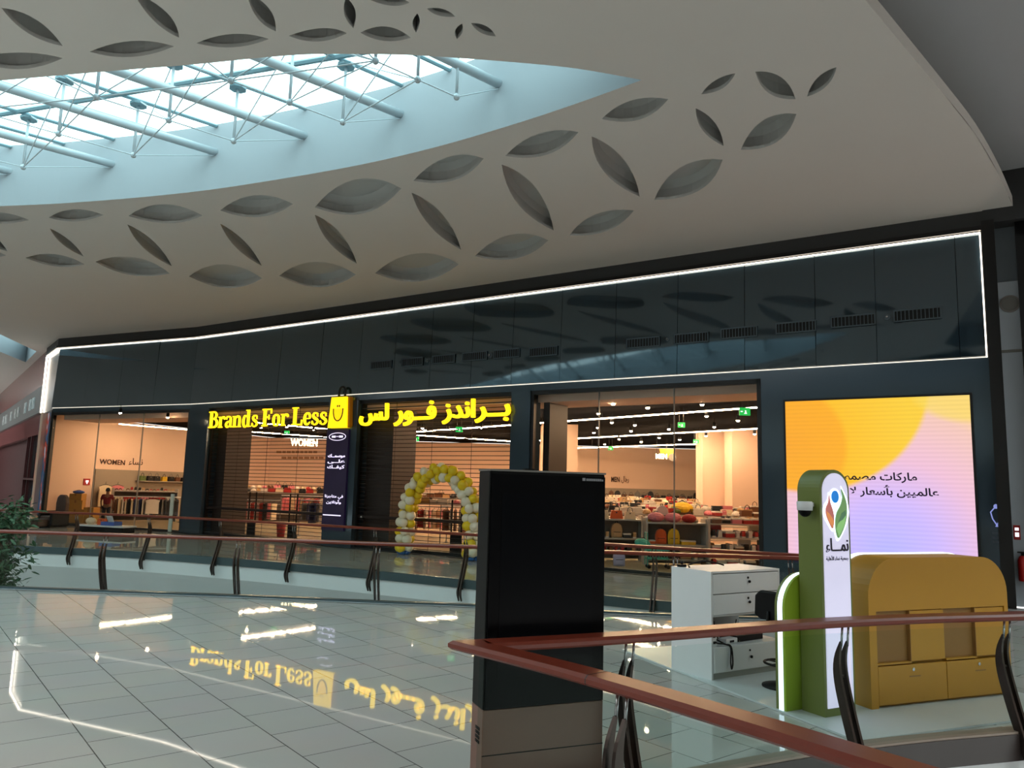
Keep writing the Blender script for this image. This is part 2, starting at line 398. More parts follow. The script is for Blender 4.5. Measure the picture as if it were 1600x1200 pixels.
for out in petal_out:                                    # each petal: a thin rim, then a wider hollow behind it
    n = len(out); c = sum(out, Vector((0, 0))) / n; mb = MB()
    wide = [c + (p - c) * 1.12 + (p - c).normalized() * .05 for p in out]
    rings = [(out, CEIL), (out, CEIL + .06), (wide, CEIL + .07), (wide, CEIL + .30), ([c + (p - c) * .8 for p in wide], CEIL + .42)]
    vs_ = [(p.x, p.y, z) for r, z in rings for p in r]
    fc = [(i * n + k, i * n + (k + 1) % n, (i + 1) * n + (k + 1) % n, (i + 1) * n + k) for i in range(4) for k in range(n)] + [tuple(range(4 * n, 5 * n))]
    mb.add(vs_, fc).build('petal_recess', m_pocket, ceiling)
def wall_ring(name, pts, z0, z1, m):
    n = len(pts)
    return MB().add([(p[0], p[1], z0) for p in pts] + [(p[0], p[1], z1) for p in pts], [(i, (i + 1) % n, n + (i + 1) % n, n + i) for i in range(n)]).build(name, m)
ZG = 9.95
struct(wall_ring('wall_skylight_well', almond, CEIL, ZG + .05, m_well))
struct(wall_ring('wall_slot_well', slot, CEIL, ZG, m_well))
struct(wall_ring('wall_added_rear_well', rear, CEIL, ZG, m_well))  # lining of the added rear opening
c_al = sum(almond, Vector((0, 0))) / len(almond)
struct(fill2d('ceiling_deck', [Vector((-66, -9)), Vector((30, -9)), Vector((30, 40)), Vector((-10, 82)), Vector((-66, 82))], [almond, slot, rear, rear_r, left_sky_added, right_sky_added, north_sky_added], ZG, m_dark))
struct(wall_ring('wall_added_left_well', left_sky_added, CEIL, ZG, m_well)); struct(wall_ring('wall_added_north_well', north_sky_added, CEIL, ZG, m_well))  # linings of the added left and north openings
# skylight: glass, mullions, tubes, struts, cables
def in_poly(p, poly):
    r = False; n = len(poly)
    for i in range(n):
        a, b = poly[i], poly[i - 1]
        if (a.y > p.y) != (b.y > p.y) and p.x < (b.x - a.x) * (p.y - a.y) / (b.y - a.y) + a.x: r = not r
    return r
def clip_line(o, d, poly):
    ts = []
    n = len(poly)
    for i in range(n):
        a, b = poly[i], poly[(i + 1) % n]; e = b - a; det = d.x * -e.y + d.y * e.x
        if abs(det) < 1e-9: continue
        q = a - o; t = (q.x * -e.y + q.y * e.x) / det; s_ = (d.x * q.y - d.y * q.x) / det
        if 0 <= s_ <= 1: ts.append(t)
    return (min(ts), max(ts)) if len(ts) > 1 else None
m_sky = glass('skylight_glass', (.84, 1.0, 1.0), 1.3); m_sky2 = glass('added_rear_glass', (.66, .57, .545), 1.3); m_sky3 = glass('added_side_glass', (1.0, .88, .84), 1.3)  # rear and side glass serve only the added light openings
m_tube = mat('pale_steel_tube', (190, 200, 206), .4, metal=.0, vary=.03)
m_mull = mat('teal_mullion', (120, 150, 160), .4, metal=.0, vary=.03)
roof = struct(fill2d('window_1', almond, [], ZG + .03, m_sky)); struct(fill2d('window_5', slot, [], ZG - .02, m_sky)); struct(fill2d('window_23', north_sky_added, [], ZG + .03, m_sky3)); struct(fill2d('window_22', right_sky_added, [], ZG + .03, m_sky3)); struct(fill2d('window_21', left_sky_added, [], ZG + .03, m_sky3)); struct(fill2d('window_20', rear_r, [], ZG + .03, m_sky2)); struct(fill2d('window_4', rear, [], ZG + .03, m_sky2))  # almond and slot are the skylights in view; other panes close added openings
bd = []
for a, b in (((0,205),(118,241)), ((0,133),(263,215)), ((155,105),(405,188)), ((385,90),(555,150)), ((640,72),(715,100))):
    p, q = onz(*a, 9.35).xy, onz(*b, 9.35).xy; bd.append((q, (q - p).normalized()))
dmean = sum((d for _, d in bd[:4]), Vector((0, 0))).normalized(); perp = Vector((-dmean.y, dmean.x))
ends = [q for q, _ in bd]
step = (ends[3] - ends[0]) / 3
ends = [ends[0] - step * 3, ends[0] - step * 2, ends[0] - step] + ends
mids = []
for q in ends:
    t = clip_line(q, dmean, almond)
    if not t: continue
    a, b = q + dmean * (t[0] - .1), q + dmean * (t[1] + .1); L = (b - a).length
    MB().tube([(a.x, a.y, 9.35), (b.x, b.y, 9.35)], .085, 12).build('beam', m_tube, roof, True)
    m_ = (a + b) / 2
    row = []
    for k in (.28, .5, .72):
        if L < 2.2 and k != .5: continue
        p = a + (b - a) * k
        MB().tube([(p.x, p.y, ZG), (p.x, p.y, 8.75)], .028, 6).build('strut', m_tube, roof, True)
        MB().ball((p.x, p.y, 8.75), .06, n=8, m=6).build('node', m_tube, roof, True)
        MB().lathe([(.17, 0), (.17, .05), (.06, .10)], 8, Matrix.Translation((p.x, p.y, ZG - .12))).build('hub', m_mull, roof)
        row.append(p)
    mids.append((a, b, row))
    for u_, w_ in zip([a] + row, row + [b]):
        za = 9.3 if u_ is a else 8.75; zb = 9.3 if w_ is b else 8.75
        MB().tube([(u_.x, u_.y, za), (w_.x, w_.y, zb)], .012, 5).build('cable', m_tube, roof)
for (a, b, r1), (c, d, r2) in zip(mids, mids[1:]):
    for p in r1:
        q = min(r2, key=lambda k: (k - p).length)
        MB().tube([(p.x, p.y, 8.75), (q.x, q.y, 8.75)], .012, 5).build('cable', m_tube, roof)
        MB().tube([(p.x, p.y, 8.75), (q.x, q.y, ZG)], .012, 5).build('cable', m_tube, roof)
        MB().tube([(p.x, p.y, ZG), (q.x, q.y, 8.75)], .012, 5).build('cable', m_tube, roof)
for q0, q1 in zip(ends, ends[1:]):
    q = (q0 + q1) / 2; t = clip_line(q, dmean, almond)
    if t:
        a, b = q + dmean * t[0], q + dmean * t[1]
        MB().tube([(a.x, a.y, ZG), (b.x, b.y, ZG)], .04, 6).build('mullion', m_mull, roof)
for q in ends:
    t = clip_line(q, dmean, almond)
    if t:
        a, b = q + dmean * t[0], q + dmean * t[1]
        MB().tube([(a.x, a.y, ZG), (b.x, b.y, ZG)], .04, 6).build('mullion', m_mull, roof)
o_l, e_l = onz(0, 179, ZG).xy, onz(540, 86, ZG).xy
dl = (e_l - o_l).normalized(); pl = Vector((-dl.y, dl.x))
for k in (-2.2, 0, 2.2):
    q = o_l + pl * k; t = clip_line(q, dl, almond)
    if t:
        a, b = q + dl * t[0], q + dl * t[1]
        MB().tube([(a.x, a.y, ZG), (b.x, b.y, ZG)], .055 if k == 0 else .04, 6).build('mullion', m_mull, roof)
# raised ceiling to the right of the curved edge
rim = [re0] + right_edge[:-1] + [at_fac(S_END + .4, .2).xy]
slab_edge('trim_ceiling_edge', smooth_line(rim, 4), 1, [(0, CEIL), (.0, CEIL + .22), (.5, CEIL + .25), (.5, 9.3)], m_ceil)
struct(fill2d('ceiling_raised', [Vector(p) for p in ((3, 6.4), (28, 6.4), (28, 30), (3, 30))], [right_sky_added], 9.3, mat('grey_ceiling_paint', (176, 176, 180), .75, vary=.015)))
struct(wall_ring('wall_added_right_well', right_sky_added, 9.3, ZG, m_well))  # lining of the added right opening

# ------------------------------------------------------------------ shop front
ZB, ZL, = 5.23, 8.02                                     # fascia bottom, fascia top
def fbox(name, s0, s1, t0, t1, z0, z1, m, F=FAC, bevel=0):
    return struct(MB(F).box(s0, s1, t0, t1, z0, z1).build(name, m, bevel=bevel))
# windows in facade coordinates
B2 = (fs(320), fs(510)); B3 = (fs(556), fs(798)); W4 = (fs(828), fs(1192)); SC0, SC1 = fs(1192), S_END - .35
# fascia panels, each hung with a hair of its own tilt
fascia = bpy.data.objects.new('wall_fascia', None); COL.objects.link(fascia); fascia['kind'] = 'structure'
edges = [fs(x, 540) for x in (300, 372, 441, 505, 566, 620, 676, 740, 803, 878, 963, 1060, 1165, 1276, 1371, 1500)] + [S_END - .28]
edges[0] = 0.0
rnd = random.Random(3)
def fpanel(F, s0, s1, par):
    L = Matrix.Translation(((s0 + s1) / 2, -.04, (ZB + ZL) / 2)) @ Matrix.Rotation(math.radians(-2.3 + rnd.uniform(-.25, .25)), 4, 'X') @ Matrix.Rotation(math.radians(rnd.uniform(-.25, .25)), 4, 'Z')
    h = (s1 - s0) / 2 - .006
    MB(F).box(-h, h, -.02, .02, -(ZL - ZB) / 2 + .02, (ZL - ZB) / 2 - .01, L).build('fascia_panel', m_fascia, par)
for a, b in zip(edges, edges[1:]): fpanel(FAC, a, b, fascia)
for k in range(4): fpanel(FL, LL * k / 4, LL * (k + 1) / 4, fascia)
MB(FAC).box(-.2, S_END - .2, .06, .16, ZB, CEIL).build('backing', m_dark, fascia)
MB(FL).box(-.1, LL + .05, .06, .16, ZB, CEIL).build('backing', m_dark, fascia)
# chamfered end panel, lit along its outer edge
MB(FN).box(0.0, LN, 0, .04, ZB - .05, ZL).build('end_panel', mat('pale_gloss_panel', (116, 124, 128), .2, ior=1.5, vary=.03), fascia)
# dark band over the fascia and black surround
def frame_bar(F, s0, s1, nm='trim_fascia_head'):
    fbox(nm, s0, s1, -.10, .2, ZL + .10, CEIL, m_dark, F); fbox(nm, s0, s1, -.16, .06, ZL + .02, ZL + .12, m_black, F)
frame_bar(FAC, 0, S_END); frame_bar(FL, 0, LL); frame_bar(FN, 0, LN)
fbox('trim_front_end', S_END - .24, S_END, -.2, .3, 0, CEIL - .25, m_black)
# light strips around the fascia
t = thing('light_strip', 'thin warm-white light strip edging the dark fascia above the shop', 'light strip')
MB(FAC).box(0, S_END - .26, -.07, -.045, ZL - .02, ZL).build('strip', m_led, t)
MB(FL).box(0, LL, -.07, -.045, ZL - .02, ZL).build('strip', m_led, t)
MB(FN).box(.1, LN, -.09, -.05, ZL - .04, ZL).build('strip', m_led, t)
MB(FAC).box(S_END - .285, S_END - .26, -.075, -.045, ZB, ZL).build('strip', m_led, t)
m_ledd = mat('dim_light_strip', (255, 244, 226), .5, emit=.7, vary=0)
MB(FAC).box(0, S_END - .26, -.07, -.05, ZB - .005, ZB + .012).build('strip', m_ledd, t)
MB(FL).box(0, LL, -.07, -.05, ZB - .005, ZB + .012).build('strip', m_ledd, t)
MB(FN).box(.0, .07, -.10, -.03, ZB, ZL).build('strip', m_led, t)
# walls and pillars under the fascia
fbox('wall_lintel', 0, S_END - .2, -.04, .4, ZB - .20, ZB, m_wall)
fbox('wall_lintel', 0, LL, -.04, .4, ZB - .20, ZB, m_wall, FL)
fbox('wall_front_right', SC0, S_END - .22, -.04, .4, 0, ZB - .2, m_wall)
fbox('wall_pillar', 0.0, B2[0], -.10, .5, 0, ZB - .2, m_wall)
fbox('wall_pillar', B2[1], B3[0], -.10, .5, 0, ZB - .2, m_wall)
fbox('wall_pillar', B3[1], W4[0], -.10, .5, 0, ZB - .2, m_wall)
m_sash = m_black
def shop_window(n, F, s0, s1, mull):
    w = bpy.data.objects.new('window_%d' % n, None); COL.objects.link(w); w['kind'] = 'structure'
    mb = MB(F)
    zt = ZB - .2
    for a, b, c, d in ((s0, s0 + .10, 0, zt), (s1 - .10, s1, 0, zt), (s0, s1, zt - .12, zt), (s0, s1, 0, .10)): mb.box(a, b, -.05, .1, c, d)
    mb.build('window_frame', m_sash, w)
    ed = [s0 + .1] + mull + [s1 - .1]
    for a, b in zip(ed, ed[1:]): MB(F).box(a + .008, b - .008, .02, .032, .1, zt - .12).build('pane', m_shop, w)
    for m in mull: MB(F).box(m - .012, m + .012, .0, .05, .1, zt - .12).build('glazing_joint', m_grey, w)
    return w
shop_window(2, FL, .02, LL - .02, [LL * .36, LL * .68])
shop_window(3, FAC, W4[0], W4[1], [fs(934), fs(1053)])
fbox('trim_threshold', 0, S_END, -.25, .3, .002, .02, m_black)
fbox('trim_threshold', 0, LL, -.25, .3, .002, .02, m_black, FL)

# rolling shutters
m_slat = mat('shutter_slat', (40, 30, 26), .4, metal=.5, vary=.05)
def shutter(s0, s1, label):
    r = thing('rolling_shutter', label, 'shutter', FAC @ Matrix.Translation((s0, .12, 0)), 'see-through shutters of the shop')
    w = s1 - s0; z = .14; mb = MB()
    while z < ZB - .3:
        mb.box(.06, w - .06, -.012, .012, z, z + .020); z += .135
    for k in range(1, 4): mb.box(w * k / 4 - .004, w * k / 4 + .004, -.006, .006, .05, ZB - .3)
    mb.build('slat_curtain', m_slat, r)
    MB().box(.05, w - .05, -.03, .03, .0, .12).build('bottom_bar', m_black, r)
    MB().box(.05, w - .05, -.03, .03, 1.02, 1.12).build('lock_bar', m_slat, r)
    for a in (0, w - .07): MB().box(a, a + .07, -.06, .06, 0, ZB - .2).build('guide_rail', m_black, r)
    MB().box(0, w, -.1, .25, ZB - .32, ZB - .2).build('roller_box', m_black, r)
    return r
shutter(*B2, 'see-through slatted shutter behind the yellow Latin letters')
sh = shutter(*B3, 'see-through slatted shutter behind the balloon arch')
MB().ball((.28, -.06, 1.05), .05, n=8, m=6).build('lock', m_chrome, sh, True)

# ------------------------------------------------------------------ lettering of the shop
G = {}
def stroke(mb, pts, ws, y0, y1):
    """ribbon of varying width, extruded"""
    P = [Vector(p) for p in pts]; n = len(P); l, r = [], []
    for i, p in enumerate(P):
        d = (P[min(i + 1, n - 1)] - P[max(i - 1, 0)]).normalized(); nn = Vector((-d.y, d.x)); w = ws[i] / 2 if isinstance(ws, list) else ws / 2
        l.append(p + nn * w); r.append(p - nn * w)
    vs_ = []
    for y in (y0, y1): vs_ += [(p.x, y, p.y) for p in l] + [(p.x, y, p.y) for p in r]
    fc = []
    for i in range(n - 1):
        fc += [(i, i + 1, n + i + 1, n + i), (2 * n + i, 3 * n + i, 3 * n + i + 1, 2 * n + i + 1), (i, 2 * n + i, 2 * n + i + 1, i + 1), (n + i, n + i + 1, 3 * n + i + 1, 3 * n + i)]
    fc += [(0, n, 3 * n, 2 * n), (n - 1, 3 * n - 1, 4 * n - 1, 2 * n - 1)]
    mb.add(vs_, fc)
def sm(pts, n=5): return [p for p in smooth_line(pts, n)]
def wsm(ws, n=5): return [v.x for v in smooth_line([(w, 0) for w in ws], n)]
def glyph(mb, ch, x, sc, y0, y1):
    def T(p): return (x + p[0] * sc[0], p[1] * sc[1])
    W = sc[0]
    def R(x0, x1, z0, z1): stroke(mb, [T(((x0 + x1) / 2, z0)), T(((x0 + x1) / 2, z1))], (x1 - x0) * W, y0, y1)
    def S(pts, ws): stroke(mb, [T(p) for p in sm(pts)], [w * W * .84 for w in wsm(ws)], y0, y1)
    if ch == 'B':
        R(.10, .30, 0, 1); R(.0, .42, 0, .07); R(.0, .42, .93, 1)
        S([(.3, .965), (.5, .94), (.60, .77), (.5, .58), (.3, .535)], [.07, .11, .19, .11, .07])
        S([(.3, .535), (.56, .50), (.69, .28), (.56, .07), (.3, .035)], [.07, .12, .21, .12, .07]); return .80
    if ch == 'F':
        R(.10, .30, 0, 1); R(.0, .42, 0, .07); R(.0, .68, .92, 1); R(.62, .69, .72, .98); R(.28, .52, .48, .56); R(.47, .53, .38, .66); return .74
    if ch == 'L':
        R(.10, .30, 0, 1); R(.0, .42, .93, 1); R(.0, .70, 0, .08); R(.64, .71, .02, .30); return .76
    if ch == 'r':
        R(.08, .25, 0, .64); R(.0, .34, 0, .06); R(.0, .25, .60, .66); S([(.22, .50), (.34, .63), (.45, .60)], [.06, .10, .16]); S([(.44, .62), (.49, .56), (.44, .50)], [.08, .14, .08]); return .53
    if ch == 'n':
        R(.08, .25, 0, .64); R(.0, .33, 0, .06); R(.0, .25, .60, .66); S([(.22, .50), (.36, .64), (.52, .58), (.55, .40), (.55, .03)], [.05, .10, .16, .17, .17]); R(.42, .68, 0, .06); return .72
    if ch == 'a':
        S([(.10, .48), (.14, .61), (.30, .65), (.44, .56), (.45, .40), (.45, .10), (.56, .04)], [.10, .10, .08, .14, .17, .16, .06])
        S([(.45, .38), (.20, .32), (.10, .17), (.19, .04), (.34, .06), (.46, .18)], [.06, .11, .17, .14, .07, .05]); return .60
    if ch == 'd':
        R(.42, .59, 0, 1); R(.32, .59, .94, 1); R(.50, .70, 0, .06)
        S([(.46, .52), (.34, .64), (.20, .61), (.13, .33), (.20, .05), (.34, .02), (.46, .14)], [.06, .08, .14, .19, .14, .08, .06]); return .74
    if ch == 's':
        S([(.42, .48), (.37, .62), (.22, .64), (.12, .53), (.18, .40), (.36, .29), (.44, .17), (.34, .04), (.18, .02), (.07, .17)], [.06, .07, .09, .14, .15, .16, .14, .09, .07, .06]); R(.05, .10, .03, .22); R(.39, .44, .44, .64); return .54
    if ch == 'o':
        S([(.30, .65), (.15, .55), (.11, .33), (.15, .11), (.30, .02), (.45, .11), (.49, .33), (.45, .55), (.30, .65)], [.08, .15, .19, .15, .08, .15, .19, .15, .08]); return .63
    if ch == 'e':
        S([(.13, .36), (.44, .36), (.46, .46), (.40, .61), (.27, .65), (.14, .53), (.11, .33), (.17, .10), (.32, .03), (.48, .16)], [.06, .06, .12, .13, .09, .15, .19, .15, .10, .05]); return .56
    return .26
def latin_word(par, s, x0, x1, z0, capz, y0, y1, m):
    tot = 0
    d = MB()
    for ch in s: tot += glyph(d, ch, 0, (1, 1), 0, 1)
    kx = (x1 - x0) / tot; x = x0
    for ch in s:
        mb = MB(Matrix.Translation((0, 0, z0))); adv = glyph(mb, ch, x, (kx, capz), y0, y1) * kx
        if mb.v: mb.build('letter', m, par)
        x += adv
TS = -.22
sA, zA = fz(325, 670, TS); sB, zB_ = fz(511, 663, TS)
zcap = fz(332, 643, TS)[1]
sg = thing('shop_sign_letters', 'glowing yellow serif letters reading Brands For Less over the shutter', 'sign', FAC @ Matrix.Translation((sA, 0, 0)))
latin_word(sg, 'Brands For Less', 0, sB - sA, zA + .03, zcap - zA - .03, TS - .01, TS + .03, m_yel)
mb = MB()
for z in (zA + .12, zA + .45): mb.box(-.05, sB - sA + .05, TS + .05, TS + .08, z, z + .03)
mb.build('mounting_rail', m_black, sg)
a0, az0 = fz(563, 664, TS); a1, az1 = fz(797, 655, TS); azt = fz(797, 621, TS)[1]
sg2 = thing('arabic_sign_letters', 'glowing yellow Arabic letters over the shutter behind the balloon arch', 'sign', FAC @ Matrix.Translation((a0, 0, 0)))
def word(s, xa, xb, za, zb):
    text_mesh('letters', arabic(s), xa, xb, za, zb, TS + .05, .1, m_yel, sg2, bold=.022)
sx_ = lambda x, y=640: fz(x, y, TS)[0] - a0
word('بــر', sx_(743), sx_(797), fz(770, 660, TS)[1], fz(770, 632, TS)[1])
word('اندز', sx_(692), sx_(742), fz(720, 662, TS)[1], fz(720, 624, TS)[1])
word('فــور', sx_(617), sx_(681), fz(650, 665, TS)[1], fz(650, 627, TS)[1])
word('لس', sx_(563), sx_(607), fz(585, 665, TS)[1], fz(585, 631, TS)[1])
mb = MB()
for z in (az0 + .25, az0 + .55): mb.box(0, a1 - a0, TS + .05, TS + .08, z, z + .03)
mb.build('mounting_rail', m_black, sg2)
# bag-shaped sign
b0, bz0 = fz(515.5, 669, TS); b1, _ = fz(545, 668, TS); bz1 = fz(530, 621, TS)[1]
wb = b1 - b0; hb = bz1 - bz0
bag = thing('bag_shaped_sign', 'glowing yellow shopping bag sign with a smiling face', 'sign', FAC @ Matrix.Translation((b0, TS, bz0)))
MB().prism([(0, 0), (wb, 0), (wb * .94, hb), (wb * .13, hb)], -.12, .08, 'y').build('bag_body', m_yel2, bag)
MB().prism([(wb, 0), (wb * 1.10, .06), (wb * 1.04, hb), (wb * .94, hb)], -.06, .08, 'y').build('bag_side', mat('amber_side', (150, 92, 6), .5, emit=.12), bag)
MB().tube([(wb * .40, -.02, hb - .1), (wb * .42, -.02, hb + .16)] + [(wb * (.58 - .16 * math.cos(a)), -.02, hb + .2 + .16 * math.sin(a)) for a in [PI * k / 8 for k in range(9)]] + [(wb * .74, -.02, hb + .16), (wb * .72, -.02, hb - .1)], .045, 8).build('bag_handle', m_black, bag, True)
m_smile = mat('amber_smile', (255, 196, 8), .5, emit=.68, vary=0)
arc_ = [(wb * (.53 - .25 * math.cos(a)), hb * (.62 - .40 * math.sin(a) ** .8)) for a in [PI * k / 12 for k in range(13)]]
MB().prism(arc_, -.124, -.12, 'y').build('smile_fill', m_smile, bag)
MB().tube([(p[0], -.127, p[1]) for p in arc_], .022, 6).build('smile_line', m_ink, bag)
for k in (.48, .58): MB().ball((wb * k, -.125, hb * .70), .032, .01, .042, 8, 6).build('eye', m_ink, bag)
# purple pillar sign
M_pur = mat('purple_backlit_film', (30, 18, 52), .4, emit=.12, vary=.35, scale=1.5)
TP = -.12
p0, pz1 = fz(513, 672, TP); p1, _ = fz(547, 672, TP); pz0 = fz(524, 836, TP)[1]
pz0 = .55; wp = p1 - p0; hp = pz1 - pz0
ps = thing('pillar_sign', 'tall dark purple lightbox with white Arabic lines under the yellow bag', 'sign', FAC @ Matrix.Translation((p0, TP, pz0)))
MB().box(0, wp, -.06, .02, 0, hp).build('lightbox', M_pur, ps)
ring = [(wp * (.5 + .38 * math.cos(a)), -.065, hp * .93 + .13 * math.sin(a)) for a in [2 * PI * k / 24 for k in range(24)]]
m_pw = mat('white_lit_text', (236, 226, 255), .5, emit=.6, vary=0)
MB().tube(ring, .012, 5, closed=True).build('oval_mark', m_pw, ps)
MB().box(wp * .25, wp * .42, -.07, -.06, hp * .92, hp * .94).box(wp * .45, wp * .56, -.07, -.06, hp * .928, hp * .934).box(wp * .58, wp * .75, -.07, -.06, hp * .92, hp * .94).build('mark_bars', m_pw, ps)
for s, f in (('موسمــك', .735), ('علــى', .68), ('كيفــك', .625)):
    text_mesh('lettering', arabic(s), wp * .12, wp * .9, hp * f - .075, hp * f + .075, -.06, .012, m_pw, ps, bold=.02)
for s, f, k in (('في متاجرنا', .33, .82), ('وأونلاين', .28, .66)):
    text_mesh('lettering', arabic(s), wp * .5 - wp * k / 2, wp * .5 + wp * k / 2, hp * f - .075, hp * f + .075, -.06, .012, m_pw, ps, bold=.01)
MB().box(wp * .05, wp * .85, -.07, -.06, hp * .145, hp * .155).build('white_line', m_pw, ps)

# ------------------------------------------------------------------ fascia grilles and small fittings
m_vent = mat('grey_grille_frame', (86, 98, 106), .35, metal=.5, vary=.03)
m_vin = mat('grille_dark', (6, 7, 8), .6, vary=0)
vents = [(579, 612, 564, 576), (627, 661, 559.5, 571.5), (675, 711, 555, 567), (722, 761, 550, 563), (771, 812, 546, 558.5), (827, 871, 542, 556),
         (979, 1031, 528, 542), (1053, 1107, 521, 535), (1126, 1183, 512, 527), (1212, 1275, 503, 519), (1298, 1368, 493, 509), (1396, 1471, 482, 500)]
for i, (x0, x1, y0, y1) in enumerate(vents):
    s0, za = fz(x0, y1 + 1, -.10); s1, zb = fz(x1, y0, -.10); zc = fz((x0 + x1) / 2, (y0 + y1) / 2, -.10)[1]
    h = .14
    g = thing('air_grille', f'{nth(i)} dark air grille from the doorway end of the fascia row' if i < 0 else f'dark slotted air grille, {nth(i)} from the left in the fascia row', 'grille', FAC @ Matrix.Translation(((s0 + s1) / 2, -.10, zc)), 'air grilles along the fascia')
    w = (s1 - s0) / 2
    MB().box(-w, w, -.02, .0, h - .03, h).box(-w, w, -.02, 0, -h, -h + .03).box(-w, -w + .03, -.02, 0, -h, h).box(w - .03, w, -.02, 0, -h, h).build('grille_frame', m_vent, g)
    MB().box(-w + .03, w - .03, -.006, .04, -h + .03, h - .03).build('grille_back', m_vin, g)
    mb = MB(); n = 12
    for k in range(1, n): mb.box(-w + 2 * w * k / n - .008, -w + 2 * w * k / n + .008, -.018, -.006, -h + .03, h - .03)
    mb.build('vane', m_vent, g)
for i, (x, y, r, lb) in enumerate(((668, 564, .05, 'between the second and third grilles'), (766, 555, .09, 'between the fourth and fifth grilles'), (1043, 530, .05, 'between the seventh and eighth grilles'), (1386, 495.5, .07, 'beside the largest grille'))):
    s, z = fz(x, y, -.085)
    d = thing('sprinkler_head', 'small round sprinkler fitting on the fascia ' + lb, 'sprinkler', FAC @ Matrix.Translation((s, -.085, z)) @ Matrix.Rotation(PI / 2, 4, 'X'))
    MB().lathe([(r, 0), (r, .015), (r * .7, .02)], 14).build('plate', m_vent, d)
    MB().lathe([(r * .4, .015), (r * .35, .06), (r * .1, .07)], 10).build('nozzle', m_chrome, d)

# ------------------------------------------------------------------ video wall on the dark panel
def screen_mat():
    m = bpy.data.materials.new('video_picture'); m.use_nodes = True; t = m.node_tree; b = t.nodes['Principled BSDF']
    N = t.nodes.new; L = t.links.new
    co = N('ShaderNodeTexCoord'); sp = N('ShaderNodeSeparateXYZ'); L(co.outputs['Generated'], sp.inputs[0])
    def dist(cx, cz, kx=1.15):
        c = N('ShaderNodeCombineXYZ'); a = N('ShaderNodeMath'); a.operation = 'MULTIPLY'; a.inputs[1].default_value = kx; L(sp.outputs[0], a.inputs[0])
        L(a.outputs[0], c.inputs[0]); L(sp.outputs[2], c.inputs[1])
        d = N('ShaderNodeVectorMath'); d.operation = 'DISTANCE'; d.inputs[1].default_value = (cx * kx, cz, 0); L(c.outputs[0], d.inputs[0]); return d.outputs['Value']
    def ramp(v, st):
        r = N('ShaderNodeValToRGB'); e = r.color_ramp.elements
        e[0].position, e[0].color = st[0][0], (*lin(st[0][1]), 1); e[1].position, e[1].color = st[-1][0], (*lin(st[-1][1]), 1)
        for p, c in st[1:-1]: e.new(p).color = (*lin(c), 1)
        L(v, r.inputs[0]); return r.outputs[0]
    base = ramp(dist(.55, .02), [(0, (176, 176, 255)), (.30, (196, 178, 244)), (.6, (228, 184, 206)), (.9, (232, 190, 178)), (1.0, (240, 200, 150))])
    orange = ramp(dist(.02, .70), [(0, (236, 160, 44)), (.36, (240, 166, 40)), (.40, (240, 184, 44)), (.8, (238, 196, 60))])
    fac = N('ShaderNodeMapRange'); fac.inputs[1].default_value = .66; fac.inputs[2].default_value = .70; fac.inputs[3].default_value = 1; fac.inputs[4].default_value = 0
    fac.interpolation_type = 'SMOOTHSTEP'; L(dist(.12, 1.08, 1.0), fac.inputs[0])
    mx = N('ShaderNodeMix'); mx.data_type = 'RGBA'; L(fac.outputs[0], mx.inputs[0]); L(base, mx.inputs[6]); L(orange, mx.inputs[7])
    f2 = N('ShaderNodeMapRange'); f2.inputs[1].default_value = .22; f2.inputs[2].default_value = .26; f2.inputs[3].default_value = .7; f2.inputs[4].default_value = 0; L(dist(1.0, 1.08, .8), f2.inputs[0])
    mx2 = N('ShaderNodeMix'); mx2.data_type = 'RGBA'; L(f2.outputs[0], mx2.inputs[0]); L(mx.outputs[2], mx2.inputs[6]); mx2.inputs[7].default_value = (*lin((236, 206, 90)), 1)
    wv = N('ShaderNodeTexWave'); wv.bands_direction = 'Z'; wv.inputs['Scale'].default_value = 12; L(co.outputs['Generated'], wv.inputs[0])
    w2 = N('ShaderNodeMapRange'); w2.inputs[3].default_value = .58; w2.inputs[4].default_value = .63; L(wv.outputs['Fac'], w2.inputs[0])
    b.inputs['Base Color'].default_value = (.01, .01, .01, 1); b.inputs['Roughness'].default_value = .5
    L(mx2.outputs[2], b.inputs['Emission Color']); L(w2.outputs[0], b.inputs['Emission Strength'])
    return m
v0, vzb = fz(1233.5, 880, -.08); v1, vzt = fz(1514, 617, -.08)
v0 = (v0 + fz(1226, 628, -.08)[0]) / 2; v1 = (v1 + fz(1529, 866, -.08)[0]) / 2; vzt = (vzt + fz(1226, 628, -.08)[1]) / 2; vzb = (vzb + fz(1529, 866, -.08)[1]) / 2
vw = v1 - v0
scr = thing('video_wall', 'large lit screen with an orange, pink and lavender picture on the dark wall', 'screen', FAC @ Matrix.Translation((v0, -.04, 0)))
MB().box(-.05, vw + .05, -.05, .03, vzb - .05, vzt + .05).build('casing', m_black, scr)
MB().box(0, vw, -.056, -.05, vzb, vzt).build('picture', screen_mat(), scr)
def vx(x, y): return fz(x, y, -.1)[0] - v0
m_navy = mat('navy_screen_text', (44, 34, 66), .5, vary=0)
text_mesh('caption', arabic('ماركات مصمّم'.replace('ّ', '')), vx(1318, 750), vx(1433, 750), fz(1380, 757, -.1)[1], fz(1380, 738, -.1)[1], -.056, .006, m_navy, scr, bold=.022)
text_mesh('caption', arabic('عالميين بأسعار لا'), vx(1328, 770), vx(1467, 770), fz(1400, 778, -.1)[1], fz(1400, 758, -.1)[1], -.056, .006, m_navy, scr, bold=.022)
s_, z_ = fz(1244, 874.5, -.1); s_ -= v0
MB().box(s_ - .05, s_ + .05, -.062, -.056, z_ - .06, z_ + .06).build('corner_icon', m_navy, scr)
